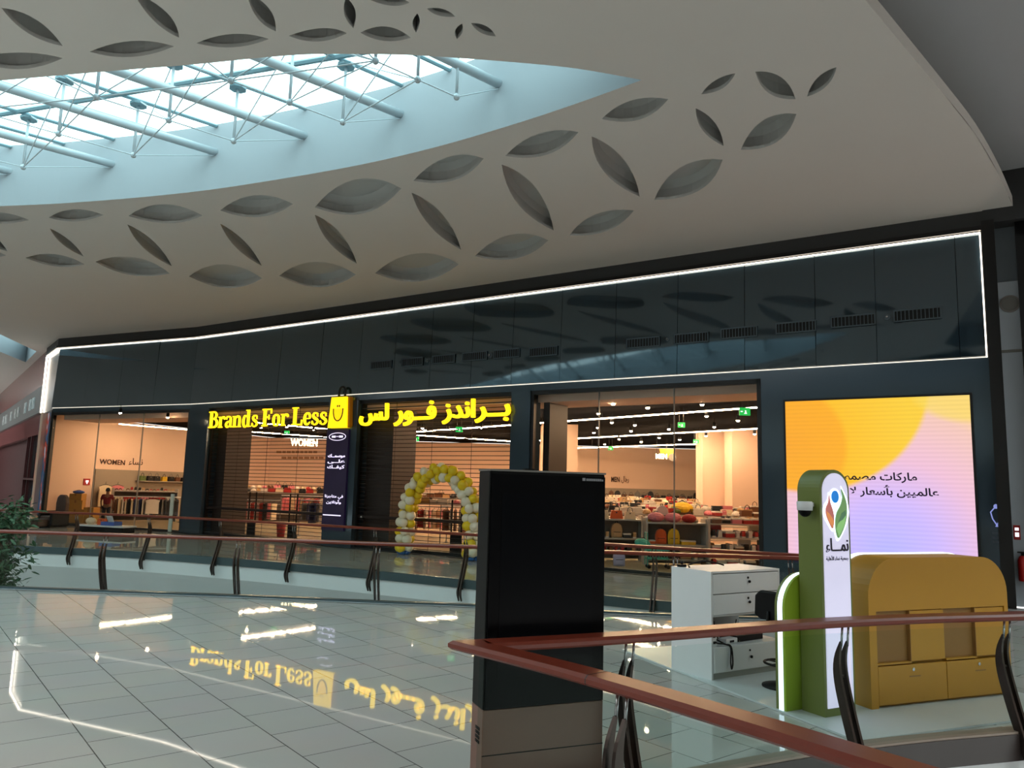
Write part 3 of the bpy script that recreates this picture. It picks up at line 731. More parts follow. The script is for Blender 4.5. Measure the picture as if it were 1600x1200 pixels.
# small lit emblem on the dark wall
s_, z_ = fz(1557, 808, -.06)
em = thing('wall_emblem', 'small pale droplet emblem on the dark wall near the black frame', 'emblem', FAC @ Matrix.Translation((s_, -.045, z_)))
m_em = mat('pale_emblem', (150, 160, 230), .5, emit=.35, vary=0)
for k in (-1, 1): MB().tube([(k * .02, 0, .20), (k * .10, 0, .10), (k * .07, 0, -.04), (-k * .02, 0, -.20)], .014, 6).build('leaf_outline', m_em, em)
MB().ball((0, 0, .22), .045, .01, .05, 10, 6).build('dot', m_em, em)
mb = MB()
for k in range(3): mb.box(-.09, .09, -.004, 0, -.36 - .09 * k, -.31 - .09 * k)
mb.build('lettering', mat('dim_emblem_text', (74, 84, 98), .5), em)

# ------------------------------------------------------------------ balustrades
def proj(p):
    c = CM.transposed() @ (Vector(p) - Vector((0, 0, EYE)))
    return 800 + FPX * c.x / -c.z, 600 - FPX * c.y / -c.z
def dist_at(pts, x, z=.95):
    L = length(pts); best = min((abs(proj((*along(pts, L * k / 800)[0], z))[0] - x), L * k / 800) for k in range(801) if along(pts, L * k / 800)[0].y > .8)
    return best[1]
def sweep(mb, pts, sec):
    """section (o, z) swept along a plan polyline with mitred corners; o to the left of travel"""
    n, k = len(pts), len(sec); vs_ = []
    for i, p in enumerate(pts):
        a = (p - pts[i - 1]).normalized() if i else None; b = (pts[i + 1] - p).normalized() if i < n - 1 else None
        if a is None: a = b
        if b is None: b = a
        na = Vector((-a.y, a.x)); nb = Vector((-b.y, b.x)); m = (na + nb); m = m / max(m.length_squared / 2, .25)
        vs_ += [(p.x + m.x * o, p.y + m.y * o, z) for o, z in sec]
    mb.add(vs_, [(i * k + j, i * k + (j + 1) % k, (i + 1) * k + (j + 1) % k, (i + 1) * k + j) for i in range(n - 1) for j in range(k)] + [tuple(range(k))[::-1], tuple(range((n - 1) * k, n * k))])
    return mb
def sub_line(pts, d0, d1):
    out = [along(pts, d0)[0]]; s = 0
    for a, b in zip(pts, pts[1:]):
        s += (b - a).length
        if d0 + 1e-4 < s < d1 - 1e-4: out.append(b)
    return out + [along(pts, d1)[0]]
RAILSEC = [(-.10, 1.055), (-.085, 1.04), (.085, 1.04), (.10, 1.055), (.10, 1.08), (.08, 1.10), (-.08, 1.10), (-.10, 1.08)]
def ribbon2(pts, ws):
    P = [Vector(p) for p in smooth_line(pts, 4)]; W = [v.x for v in smooth_line([(w, 0) for w in ws], 4)]; n = len(P); l, r = [], []
    for i, p in enumerate(P):
        d = (P[min(i + 1, n - 1)] - P[max(i - 1, 0)]).normalized(); nn = Vector((-d.y, d.x))
        l.append(p + nn * W[i] / 2); r.append(p - nn * W[i] / 2)
    return l + r[::-1]
BLADE = ribbon2([(-.02, .90), (-.07, .74), (-.06, .55), (.03, .22), (.13, -.08), (.17, -.24), (.11, -.42)], [.015, .06, .085, .085, .075, .07, .03])
m_wood = mat('wood_edge', (118, 74, 54), .4, vary=.1)
def post(par, p, d, sgn):
    """twin bent blades standing outside the slab edge, rods up to the handrail"""
    n = Vector((-d.y, d.x)) * sgn
    M = Matrix(((d.x, n.x, 0, p.x), (d.y, n.y, 0, p.y), (0, 0, 1, 0), (0, 0, 0, 1)))
    mb = MB(M)
    for x in (-.035, .035): mb.prism([(q.x, q.y) for q in BLADE], x - .012, x + .012, 'x')
    mb.tube([(-.04, .14, -.16), (.04, .14, -.16)], .02, 8); mb.tube([(0, .14, -.16), (0, .02, -.16)], .02, 8); mb.tube([(-.04, -.055, .6), (.04, -.055, .6)], .012, 6)
    po = mb.build('post', m_steel, par)
    mb = MB(M)
    for x in (-.035, .035): mb.tube([(x, -.02, .86), (x, -.0, 1.045)], .010, 8)
    mb.build('rod', m_chrome, po, True)
def balustrade(pts, posts, sgn, label):
    b = thing('balustrade', label, 'railing', None, 'mahogany and glass railings')
    sweep(MB(), pts, RAILSEC).build('handrail', m_rail, b)
    for d in posts:
        p, dd = along(pts, d); post(b, p, dd, sgn)
    ed = sorted(posts); L = length(pts); ed = [0.03] + [e for e in ed if .3 < e < L - .3] + [L - .03]
    return b, ed
def panes(b, pts, ed, sgn, gm=None):
    for a, c in zip(ed, ed[1:]):
        if c - a < .2: continue
        sweep(MB(), sub_line(pts, a + .02, c - .02), [(sgn * .030, .055), (sgn * .042, .055), (sgn * .042, .985), (sgn * .030, .985)]).build('glass_panel', gm or m_glass, b)
ns = [p for p in near_s if p.x > -24]; fsl = [p for p in far_s if p.x > -24]
nd = sorted(dist_at(ns, x) for x in (-42, 165, 372, 590, 815, 1054)); nd = [nd[0] - 2.3] + nd + [nd[-1] + 2.0]
b, ed = balustrade(ns, nd, 1, 'long mahogany handrail with glass panels along the edge of the main tiled floor'); panes(b, ns, ed, 1)
fd = sorted(dist_at(fsl, x, .8) for x in (20, 118, 232, 343, 458, 586, 726, 880)); fd = [fd[0] - 2.2] + fd + [fd[-1] + 2]
b, ed = balustrade(fsl, fd, -1, 'mahogany handrail with glass panels across the void, along the shop walkway'); panes(b, fsl, ed, -1)
VP = vf_s[::-1] + vn_s[1:]
Lf = length(vf_s)
pf = [Lf - dist_at(vf_s, x, .8) for x in (984, 1322, 1576)]; pf = [pf[-1] - 1.6] + pf[::-1]
pn = [Lf + dist_at(vn_s, 972, .6), Lf + dist_at(vn_s, 972, .6) + 1.75]
b, ed = balustrade(VP, pf + pn, 1, 'pointed mahogany railing nearest the camera, in front of the white desk')
ed = sorted([.03] + pf + [Lf - .02, Lf + .02] + pn + [length(VP) - .03]); sweep(MB(), sub_line(VP, dist_at(vn_s, 933, 1.1) + Lf - .004, dist_at(vn_s, 933, 1.1) + Lf + .004), [(o * 1.004, 1.07 + (z - 1.07) * 1.03) for o, z in RAILSEC]).build('joint', m_curbd, b); panes(b, VP, [e for e in ed if e <= Lf - .01], 1, m_vglass); panes(b, VP, [e for e in ed if e >= Lf + .01], 1, m_vglass)

# ------------------------------------------------------------------ black display totem
kl = onz(759, 1114, .58); kr = onz(948, 1097, .58); ka = math.atan2(kr.y - kl.y, kr.x - kl.x); kw = (kr - kl).length
KM = frame((kl.x - .02, kl.y + .045), ka)
k = thing('display_totem', 'tall black freestanding display screen on brown base behind the railing tip', 'display', KM)
KH = 2.275
m_kb = mat('black_gloss_glass', (4, 4, 6), .34, ior=1.2, vary=0)
m_ks = mat('black_satin', (9, 9, 10), .5, ior=1.3, vary=.05)
m_brown = mat('brown_satin_panel', (120, 86, 74), .4, vary=.05)
MB().box(0, kw, .012, .24, .58, KH).build('housing', m_ks, k, bevel=.008)
MB().box(.012, kw - .004, 0, .012, .585, KH - .02).build('front_glass', m_kb, k)
MB().box(.10, kw - .10, -.002, .0, .80, KH - .16).build('screen', mat('switched_off_screen', (6, 7, 11), .30, ior=1.2, vary=0), k)
MB().box(0, kw, .005, .24, 0.0, .58).build('base_cladding', m_brown, k, bevel=.006)
MB().box(.0, kw, .002, .006, .27, .276).build('base_seam', m_ks, k)
MB().box(-.004, kw + .004, .0, .244, KH, KH + .014).build('top_cap', m_grey, k)
MB().box(.32, .40, .1, .14, KH + .014, KH + .028).build('sensor', m_ks, k)
mb = MB(); x = kw - .175
mb.box(x - .03, x - .005, -.003, .0, KH - .052, KH - .03)
rr = random.Random(5)
for i in range(9):
    h = rr.choice((.014, .018, .018)); mb.box(x + .004 + i * .017, x + .016 + i * .017, -.003, 0, KH - .052, KH - .052 + h)
mb.build('maker_mark', mat('grey_print', (150, 150, 156), .5, vary=0), k)
mb = MB()
for j in range(4):
    for i in range(2): mb.box(-.004, .0, .06 + i * .045, .095 + i * .045, .34 + j * .03, .36 + j * .03)
mb.build('side_grille', m_ks, k)
mb = MB()
for j in range(2): mb.box(-.004, .0, .06, .14, .09 + j * .03, .11 + j * .03)
mb.build('side_grille', m_ks, k)

# ------------------------------------------------------------------ booth platform, desk, chair, totem, arches
pa, pb, pc = onz(972, 1014, .02), onz(1340, 1157, .02), onz(1640, 1118, .02)
pd = pa + (pc - pb) * 1.25; pc = pb + (pc - pb) * 1.25
plat = tag(MB().prism([pa.xy, pb.xy, pc.xy, pd.xy], .002, .02).build('booth_platform', mat('pale_booth_floor', (206, 214, 216), .3, vary=.03)), 'thin pale platform sheet under the white desk and green booth', 'platform')
DM = frame((2.394, 9.215), math.atan2(.63, 1.02), .02); DH, DW, DD = 1.20, 1.2, .66
d = thing('reception_desk', 'white reception desk with locked drawers and an open cable bay', 'desk', DM)
MB().box(0, .025, 0, DD, 0, DH).build('side_panel', m_white, d)
MB().box(DW - .025, DW, 0, DD, .70, DH).build('side_panel', m_white, d)
MB().box(0, DW, 0, DD, DH, DH + .025).build('desk_top', m_white, d)
MB().box(.025, DW - .025, DD - .02, DD, 0, DH).build('back_panel', mat('grey_back_panel', (150, 156, 158), .5, vary=.02), d)
MB().box(.025, DW - .025, .02, DD - .02, .70, .72).build('bay_roof', m_white, d)
for i, (z0, z1) in enumerate(((.965, 1.19), (.725, .955))):
    o = MB().box(.03, DW - .03, -.002, .018, z0, z1).build('drawer', m_white, d, bevel=.002)
    MB().lathe([(.014, 0), (.014, .006)], 10, Matrix.Translation((DW * .52, -.002, z0 + .17)) @ Matrix.Rotation(PI / 2, 4, 'X')).build('lock', m_ks, o)
    MB().ball((DW * .53, -.018, z0 + .125), .017, n=10, m=6).box(DW * .53 - .006, DW * .53 + .006, -.012, 0, z0 + .119, z0 + .131).build('knob', m_ks, o, True)
pts = [(.03, -.0), (DW + .03, -.0), (DW + .05, .03), (DW + .05, DD * .8), (DW, DD - .03), (.03, DD - .03)]
lo = MB().prism(pts, .07, .36).build('low_cabinet', m_white, d, bevel=.004)
o = MB().box(.035, DW + .02, -.016, -.001, .08, .352).build('door', m_white, d, bevel=.002)
MB().lathe([(.013, 0), (.013, .006)], 10, Matrix.Translation((DW * .52, -.017, .29)) @ Matrix.Rotation(PI / 2, 4, 'X')).build('lock', m_ks, o)
MB().ball((DW * .53, -.032, .215), .018, n=10, m=6).build('knob', m_ks, o, True)
MB().box(.03, DW + .03, .02, DD - .05, 0, .07).build('plinth', mat('grey_plinth', (160, 166, 160), .4, vary=.03), d)
def on(M, x, y, z, a=0): return M @ Matrix.Translation((x, y, z)) @ Matrix.Rotation(a, 4, 'Z')
o = thing('power_adapter', 'white flat box standing on the low cabinet inside the desk', 'device', on(DM, .42, .14, .362, .1))
MB().box(-.11, .11, -.06, .06, 0, .06).build('case', m_white, o, bevel=.008); MB().box(-.04, .04, -.063, -.058, .015, .04).build('port', m_ks, o)
o = thing('network_recorder', 'black flat electronic box lying inside the desk bay', 'device', on(DM, .80, .26, .362, .05))
MB().box(-.26, .24, -.13, .13, 0, .07).build('case', m_ks, o, bevel=.006)
MB().tube([(-.2, .0, .07), (-.1, .1, .14), (.1, .08, .12), (.2, .0, .07)], .008, 6).build('strap', m_ks, o)
o = thing('socket_block', 'white double socket block at the left end of the desk bay', 'socket', on(DM, .075, .05, .362))
MB().box(-.04, .05, -.01, .03, .0, .16).build('body', m_white, o, bevel=.004); MB().box(-.02, .03, -.014, -.009, .03, .06).box(-.02, .03, -.014, -.009, .10, .13).build('outlet', m_ks, o)
o = thing('power_cable', 'black cable looped over the edge of the low cabinet in the desk', 'cable', on(DM, 0, 0, -.11))
MB().tube(smooth_line([(.10, .03, .52), (.16, .05, .50), (.24, .02, .49), (.29, -.03, .47), (.30, -.045, .30), (.28, -.045, .22), (.265, -.045, .30), (.28, -.03, .46), (.26, .05, .49), (.14, .12, .56)], 5), .009, 6).build('loop', m_ks, o, True)
for i, (x0, x1) in enumerate(((.05, .10), (.22, .36), (.36, .42), (.75, .75))):
    MB().tube([(x0, .3, .70), ((x0 + x1) / 2, .32, .62), (x1, .3, .49)], .007, 5).build('lead', m_ks, o, True)
o = thing('cable_coil', 'loose dark cable and small clip lying on the white desk top', 'cable', on(DM, .0, 0, DH + .025))
MB().tube(smooth_line([(.05, .40, .012), (.25, .60, .02), (.45, .56, .06), (.62, .50, .035), (.7, .45, .012)], 5), .010, 6).build('cable', m_ks, o, True)
MB().box(.02, .12, .52, .58, 0, .03).ball((.07, .55, .05), .02).build('clip', m_ks, o)
# draughting chair behind the desk end
CHM = frame((3.13, 9.0), math.radians(125), .02)
c = thing('drafting_chair', 'black drafting chair with a foot ring between the desk and green booth', 'chair', CHM)
MB().lathe([(.22, 0), (.22, .02), (.05, .05), (.03, .06), (.03, .62)], 20).build('pedestal', m_ks, c, True)
ring = [(.19 * math.cos(a), .19 * math.sin(a), .26) for a in [2 * PI * q / 20 for q in range(20)]]
mb = MB().tube(ring, .014, 8, closed=True)
for a in (0, PI / 2, PI, 3 * PI / 2): mb.tube([(.03 * math.cos(a), .03 * math.sin(a), .26), (.19 * math.cos(a), .19 * math.sin(a), .26)], .008, 6)
mb.build('foot_ring', m_ks, c, True)
MB().box(-.22, .22, -.22, .22, .62, .70).build('seat', m_ks, c, bevel=.03)
MB().prism([(-.20, .78), (-.19, 1.00), (-.12, 1.06), (.12, 1.06), (.19, 1.00), (.20, .78), (.12, .74), (-.12, .74)], .16, .22, 'y').build('backrest', m_ks, c, bevel=.02)
MB().tube([(0, .18, .66), (0, .24, .72), (0, .22, .84)], .02, 8).build('back_bar', m_ks, c, True)

TA = math.atan2(.2, .38); TM = frame((3.14, 7.84), TA, .02); TW, TH, TD = .44, 2.41, .28
def arch(w, h, r, n=10, mrg=0.0, z0=0.0):
    r2 = min(r - mrg, w / 2 - mrg)
    L = [(mrg, z0), (w - mrg, z0)]
    L += [(w - mrg - r2 + r2 * math.cos(a), h - mrg - r2 + r2 * math.sin(a)) for a in [PI / 2 * k / n for k in range(n + 1)]]
    L += [(mrg + r2 + r2 * math.cos(a), h - mrg - r2 + r2 * math.sin(a)) for a in [PI / 2 + PI / 2 * k / n for k in range(n + 1)]]
    return L
t = thing('sign_totem', 'olive green round-topped sign totem with a glowing white front and leaf emblem', 'sign totem', TM)
MB().prism(arch(TW, TH, .22), .0, TD, 'y').build('shell', m_olive, t)
MB().prism(arch(TW, TH, .22, 10, .035, .08), -.012, 0, 'y').build('light_panel', m_litw, t)
# emblem: two leaves and a dot, outlined in light
def leaf2(pts, n=6): return [(p.x, p.y) for p in smooth_line(pts, n, True)]
EZ = TH - .36
def emb(pts): return [(TW * .5 + x * 1.22, EZ + z) for x, z in pts]
def half(a, b, u, l): return [(p.x, p.y) for p in lens(Vector(a), Vector(b), Vector(u), Vector(l), 10)]
red = [(-.085, .10), (-.095, .03), (-.125, -.03), (-.125, -.10), (-.09, -.18), (-.055, -.235), (-.035, -.19), (-.03, -.12), (-.045, -.05), (-.07, .02)]
grn = [(.065, .165), (.10, .10), (.125, .02), (.125, -.10), (.09, -.22), (.02, -.33), (-.01, -.28), (-.02, -.17), (.0, -.08), (.05, .0), (.075, .08)]
m_red1 = mat('emblem_rose', (190, 110, 104), .5, emit=.25, vary=.1); m_red2 = mat('emblem_orange', (220, 140, 84), .5, emit=.3, vary=.1)
m_g1 = mat('emblem_sage', (112, 152, 96), .5, emit=.25, vary=.1); m_g2 = mat('emblem_green', (136, 190, 118), .5, emit=.3, vary=.1); m_g3 = mat('emblem_dark_green', (86, 128, 96), .5, emit=.2, vary=.05)
def halo(pts, w): 
    c = Vector((sum(p[0] for p in pts) / len(pts), sum(p[1] for p in pts) / len(pts)))
    return [tuple(Vector(p) + (Vector(p) - c).normalized() * w) for p in pts]
for shp in (red, grn):
    s5 = leaf2(shp, 4); MB().prism(emb(halo(s5, .030)), -.016, -.012, 'y').build('glow_outline', m_halo, t)
MB().prism([(TW * .5 - .015 + .085 * math.cos(a), EZ + .075 + .095 * math.sin(a)) for a in [2 * PI * q / 24 for q in range(24)]], -.0165, -.012, 'y').build('glow_outline', m_halo, t)
MB().prism(emb(leaf2(red, 4)), -.022, -.016, 'y').build('red_leaf', m_red1, t)
MB().prism(emb([(-.122, -.06), (-.09, -.085), (-.055, -.13), (-.035, -.17), (-.055, -.225), (-.09, -.175), (-.118, -.11)]), -.024, -.0215, 'y').build('red_leaf_fold', m_red2, t)
MB().prism(emb(leaf2(grn, 4)), -.022, -.016, 'y').build('green_leaf', m_g1, t)
MB().prism(emb([(.118, -.09), (.07, -.13), (.01, -.19), (-.01, -.24), (.02, -.315), (.085, -.21)]), -.024, -.0215, 'y').build('green_leaf_fold', m_g2, t)
MB().prism(emb([(.105, -.05), (.06, -.08), (.02, -.17), (.07, -.145), (.11, -.10)]), -.0245, -.0215, 'y').build('green_leaf_shade', m_g3, t)
MB().prism([(TW * .5 - .015 + .052 * math.cos(a), EZ + .085 + .062 * math.sin(a)) for a in [2 * PI * q / 24 for q in range(24)]], -.024, -.016, 'y').build('blue_dot', mat('emblem_blue', (20, 120, 205), .5, emit=.35, vary=.05), t)
text_mesh('lettering', arabic('نمـــاء'), TW * .13, TW * .87, EZ - .47, EZ - .33, -.012, .012, m_ink, t, bold=.004)
text_mesh('lettering', arabic('جمعية نماء الأهلية'.replace('الأ', 'اﻷ')), TW * .13, TW * .87, EZ - .56, EZ - .505, -.012, .006, mat('grey_lettering', (112, 112, 122), .5, vary=0), t, bold=.0)
o = thing('security_camera', 'small white dome security camera on the side of the olive totem', 'camera', TM @ Matrix.Translation((-.0, .10, 2.02)))
MB().box(-.03, 0, -.03, .03, .01, .05).build('bracket', m_white, o); MB().lathe([(.075, -.03), (.08, .05), (.07, .06)], 18, Matrix.Translation((-.10, 0, 0))).build('housing', m_white, o, True, )
MB().ball((-.10, 0, -.035), .062, n=14, m=8).build('dome', m_kb, o, True)
# lime arch behind the totem
AM = TM @ Matrix.Translation((-.20, TD + .02, 0)); AW, AH = .68, 1.34
a_ = thing('lime_arch', 'lime green arched panel with a glowing white edge behind the olive totem', 'arch panel', AM)
MB().prism(arch(AW, AH, .34, 10), .03, .095, 'y').build('glowing_edge', m_halo, a_)
MB().prism(arch(AW, AH, .34, 10), .0, .03, 'y').build('face_panel', m_lime, a_)
MB().prism(arch(AW, AH, .34, 10), .095, .13, 'y').build('back_panel', m_olive, a_)
# ochre cabinet
YM = frame((3.75, 8.17), math.atan2(.78, 1.94), .02); YW, YH, YD = 2.09, 1.51, .42
y = thing('ochre_cabinet', 'ochre yellow round-shouldered storage cabinet on the booth platform', 'cabinet', YM)
MB().prism(arch(YW, YH, .40), .06, YD, 'y').build('carcass', m_ochre, y)
top = [p for p in arch(YW, YH, .40) if p[1] > .5]
MB().prism([(0, .965), (YW, .965)] + top, .0, .06, 'y').build('header', m_ochre, y)
MB().prism(arch(YW, YH, .40, 10, -.012), YD, YD + .07, 'y').build('glowing_edge', m_halo, y)
MB().prism(arch(YW, YH, .40), YD + .07, YD + .09, 'y').build('back_panel', m_ochre, y)
MB().box(0, .10, .0, .06, 0, .965).build('stile', m_ochre, y); MB().box(YW - .06, YW, .0, .06, 0, .965).build('stile', m_ochre, y)
q = [(.10, .58, 0), (.58, 1.09, 1), (1.09, 1.56, 0), (1.56, 2.03, 1)]
for x0, x1, dr in q:
    if dr:
        MB().box(x0 + .008, x1 - .006, .012, .03, .44, .955).build('sliding_door', m_ochre, y, bevel=.003)
    else:
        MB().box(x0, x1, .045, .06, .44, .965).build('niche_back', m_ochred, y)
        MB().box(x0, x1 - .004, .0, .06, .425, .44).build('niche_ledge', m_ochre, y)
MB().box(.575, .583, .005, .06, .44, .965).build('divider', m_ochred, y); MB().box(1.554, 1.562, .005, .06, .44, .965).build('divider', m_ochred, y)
for i, (x0, x1) in enumerate(((.105, 1.08), (1.09, 2.025))):
    o = MB().box(x0, x1, .0, .05, .03, .41).build('drawer', m_ochre, y, bevel=.003)
    xc = x0 + .50
    MB().lathe([(.018, 0), (.018, .006)], 10, Matrix.Translation((xc - .01, -.001, .36)) @ Matrix.Rotation(PI / 2, 4, 'X')).build('lock', m_chrome, o)
    MB().box(xc - .07, xc + .09, -.003, .0, .285, .297).build('pull_slot', m_ochred, o)

# ------------------------------------------------------------------ balloon arch in front of the shutter
sL, sR = fs(634, 800, -.45), fs(741, 800, -.45)
BM = FAC @ Matrix.Translation(((sL + sR) / 2, -.45, 0)); hw = (sR - sL) / 2
ba = thing('balloon_arch', 'arch of yellow and white balloons standing before the see-through shutter', 'balloon arch', BM)
path = [Vector((-hw * math.cos(u) if True else 0, 0, .25 + 2.32 * math.sin(u) ** .62)) for u in [PI * k / 200 for k in range(201)]]
path = [Vector((-hw, 0, .10))] + path + [Vector((hw, 0, .10))]
Lp = length(path); m_by = mat('yellow_balloon', (238, 206, 36), .3, vary=0); m_bw = mat('white_balloon', (240, 232, 208), .3, vary=0)
bm_y = MB().ball((0, 0, 0), .155, .155, .175, 14, 9).lathe([(.03, -.20), (.008, -.17)], 6).mesh('balloon_yellow', m_by, True)
bm_w = MB().ball((0, 0, 0), .155, .155, .175, 14, 9).lathe([(.03, -.20), (.008, -.17)], 6).mesh('balloon_white', m_bw, True)
NC = 25
for i in range(NC):
    p, dd = along(path, Lp * (i + .5) / NC); nx = Vector((-dd.z, 0, dd.x))
    for j in range(4):
        a = i * .42 + j * PI / 2 + random.uniform(-.12, .12); off = nx * math.cos(a) + Vector((0, 1, 0)) * math.sin(a)
        yl = (j in (0, 1)) if i % 2 else (j in (0, 3))
        o = bpy.data.objects.new('balloon', bm_y if yl else bm_w); COL.objects.link(o); o.parent = ba
        o.location = p + off * .165 + dd * random.uniform(-.03, .03); k_ = random.uniform(.88, 1.06); o.scale = (k_, k_, k_)
        o.rotation_euler = Vector((0, 0, -1)).rotation_difference(-off).to_euler()
        part_label(o, 'yellow balloon' if yl else 'white balloon')
for s in (-hw, hw):
    mb = MB()
    for j in range(5):
        a = 2 * PI * j / 5; mb.ball((s + .13 * math.cos(a), .13 * math.sin(a), .07), .10, .10, .07, 10, 6)
    mb.build('blue_base', mat('blue_balloon', (28, 92, 160), .35, vary=.05), ba, True)

# ------------------------------------------------------------------ white wall and next shop at the end of the dark front
s1 = S_END; zg = fz(1575, 440, .3)[1]
fbox('wall_side_white', s1, s1 + 2.0, .30, .6, 0, zg, mat('cool_white_wall', (196, 204, 214), .6, vary=.02))
fbox('wall_side_upper', s1, s1 + 6.0, .36, .6, zg, 9.4, mat('shaded_upper_wall', (120, 128, 136), .6, vary=.02))  # grey base colour stands for the shadow above the white wall
fbox('wall_side_head', s1 - .2, s1 + 6, -.15, .4, CEIL - .3, 9.4, m_dark)
s2 = fs(1588, 400, .1)
fbox('trim_next_shop_frame', s2, s2 + .32, .05, .5, 0, CEIL - .3, m_black); fbox('trim_next_shop_top', s2, s2 + 5, .05, .5, CEIL - .6, CEIL - .3, m_black)
fbox('wall_next_shop', s2 + .32, s2 + 5, .3, .5, 0, CEIL - .5, mat('rust_panel', (120, 66, 40), .5, vary=.1))
s_, z_ = fz(1578, 475, .3)
o = thing('wall_speaker', 'round beige speaker disc high on the white end wall', 'speaker', FAC @ Matrix.Translation((s_, .30, z_)) @ Matrix.Rotation(PI / 2, 4, 'X'))
MB().lathe([(.19, 0), (.19, .03), (.17, .04)], 24).build('rim', mat('beige_plastic', (160, 152, 148), .6, vary=.03), o); MB().lathe([(.16, .04), (.15, .045)], 24).build('speaker_cloth', m_grey, o)
s_, z_ = fz(1573, 549, .3); struct(MB(FAC).box(s1, s1 + .5, .285, .30, z_ - .03, z_ + .03).build('trim_wall_joint', m_grey))
s_, z_ = fz(1589, 832, .3)
o = thing('fire_sign', 'small red and white fire equipment sign above the extinguisher', 'sign', FAC @ Matrix.Translation((s_, .29, z_)))
MB().box(-.06, .06, -.004, .01, -.15, .15).build('plate', mat('sign_red', (190, 44, 40), .5), o); MB().box(-.035, .035, -.007, -.004, -.09, .0).box(-.035, .035, -.007, -.004, .04, .10).build('pictogram', m_paper, o)
s_, z_ = fz(1597, 885, .2)
o = thing('fire_extinguisher', 'red fire extinguisher hanging on the white end wall', 'extinguisher', FAC @ Matrix.Translation((s_ + .02, .18, z_ - .3)))
MB().lathe([(.085, 0), (.095, .02), (.095, .42), (.06, .50), (.03, .52)], 18).build('cylinder', mat('extinguisher_red', (176, 24, 24), .3, vary=.03), o, True)
MB().lathe([(.03, .52), (.03, .57)], 10).box(-.09, .03, -.015, .015, .57, .60).build('valve', m_ks, o); MB().tube([(.03, 0, .55), (.12, 0, .5), (.12, -.02, .2)], .012, 6).build('hose', m_ks, o, True)

struct(MB().box(-64, -44, 80, 80.3, 0, 9.9).build('wall_north', mat('far_wall_paint', (74, 70, 68), .7, vary=.03)))
struct(MB().box(-62, -61.8, -7, 82, 0, 9.9).build('wall_left_added', mat('far_wall_paint', (74, 70, 68), .7, vary=.03)))  # unseen end wall, added and kept dark to block bright reflections
struct(MB().box(-62, 24, -7.3, -7, 0, 9.9).build('wall_back', mat('back_wall_paint', (228, 222, 214), .7, vary=.03)))
for i, x in enumerate(range(-36, 20, 9)): struct(MB().box(x, x + 6.5, -7.0, -6.9, 0, 4.4).build('window_%d' % (6 + i), mat('dark_shop_window', (26, 28, 30), .15, vary=.1)))
struct(MB().box(22, 22.3, -7.3, 24, 0, 9.9).build('wall_right', MATS['back_wall_paint']))
# ------------------------------------------------------------------ neighbouring shop at the far end and the light column
NP = P00 + Vector((-.608, .794)) * 46; AW2 = math.atan2(P00.y - NP.y, P00.x - NP.x); FW = frame(NP, AW2); LW = (P00 - NP).length
m_pk = mat('rose_gloss_panel', (150, 92, 92), .2, ior=1.5, vary=.3, scale=.5)
fbox('wall_neighbour', 0, LW, .0, .3, 6.6, 8.6, m_pk, FW); fbox('wall_neighbour_band', 0, LW, -.12, .3, 5.25, 6.6, mat('grey_sign_band', (112, 112, 112), .5, vary=.05), FW)
fbox('wall_neighbour_lower', 0, LW, .0, .3, 4.2, 5.25, m_pk, FW)
fbox('wall_neighbour_glass', 0, LW - 5.2, .3, .4, 0, 4.2, mat('dark_red_interior', (66, 8, 12), .7, vary=.2), FW)
fbox('wall_neighbour_dark', LW - 5.2, LW, .1, .4, 0, 4.2, mat('dark_glass', (44, 56, 60), .1, vary=.15), FW)
mb = MB(FW)
for a in (LW - 5.2, LW - 3.4, LW - .3): mb.box(a, a + .16, -.02, .12, 0, 4.2)
mb.box(LW - 5.2, LW, -.02, .12, 1.9, 2.0)
struct(mb.build('trim_neighbour_frame', mat('red_brown_frame', (86, 40, 42), .4), None))
nl = thing('neighbour_sign', 'pale letter marks on the grey band of the neighbouring far shop', 'sign', FW @ Matrix.Translation((0, -.12, 0)))
for x in (LW - 20.5, LW - 18.6, LW - 15.2, LW - 12.4, LW - 10.6, LW - 7.0, LW - 4.6, LW - 3.2): MB().box(x, x + .18, -.06, 0, 5.6, 6.2).box(x + .5, x + .68, -.06, 0, 5.6, 6.2).box(x, x + .68, -.06, 0, 5.85, 5.98).build('letter', m_slab, nl)
cl = thing('light_column_poster', 'tall poster panel in red, orange and blue at the corner beside the first window', 'poster', FN @ Matrix.Translation((0, -.03, 0)))
MB().box(.0, LN, -.03, .03, .3, 5.15).build('frame', m_black, cl)
def poster():
    m = bpy.data.materials.new('poster_print'); m.use_nodes = True; t = m.node_tree; b = t.nodes['Principled BSDF']
    co = t.nodes.new('ShaderNodeTexCoord'); n = t.nodes.new('ShaderNodeTexNoise'); n.inputs['Scale'].default_value = 1.6; n.inputs['Detail'].default_value = 5
    mp = t.nodes.new('ShaderNodeMapping'); mp.inputs['Scale'].default_value = (1.2, 1, .7); t.links.new(co.outputs['Object'], mp.inputs[0]); t.links.new(mp.outputs[0], n.inputs[0])
    r = t.nodes.new('ShaderNodeValToRGB'); e = r.color_ramp.elements; e[0].position = .34; e[0].color = (*lin((20, 44, 66)), 1); e[1].position = .66; e[1].color = (*lin((140, 160, 170)), 1)
    for p, c in ((.44, (30, 76, 108)), (.50, (60, 30, 36)), (.55, (170, 62, 40)), (.60, (90, 40, 44))): e.new(p).color = (*lin(c), 1)
    t.links.new(n.outputs['Fac'], r.inputs[0]); t.links.new(r.outputs[0], b.inputs['Base Color']); t.links.new(r.outputs[0], b.inputs['Emission Color']); b.inputs['Emission Strength'].default_value = .35
    return m
MB().box(.12, LN - .25, -.05, -.03, .4, 5.05).build('poster', poster(), cl)
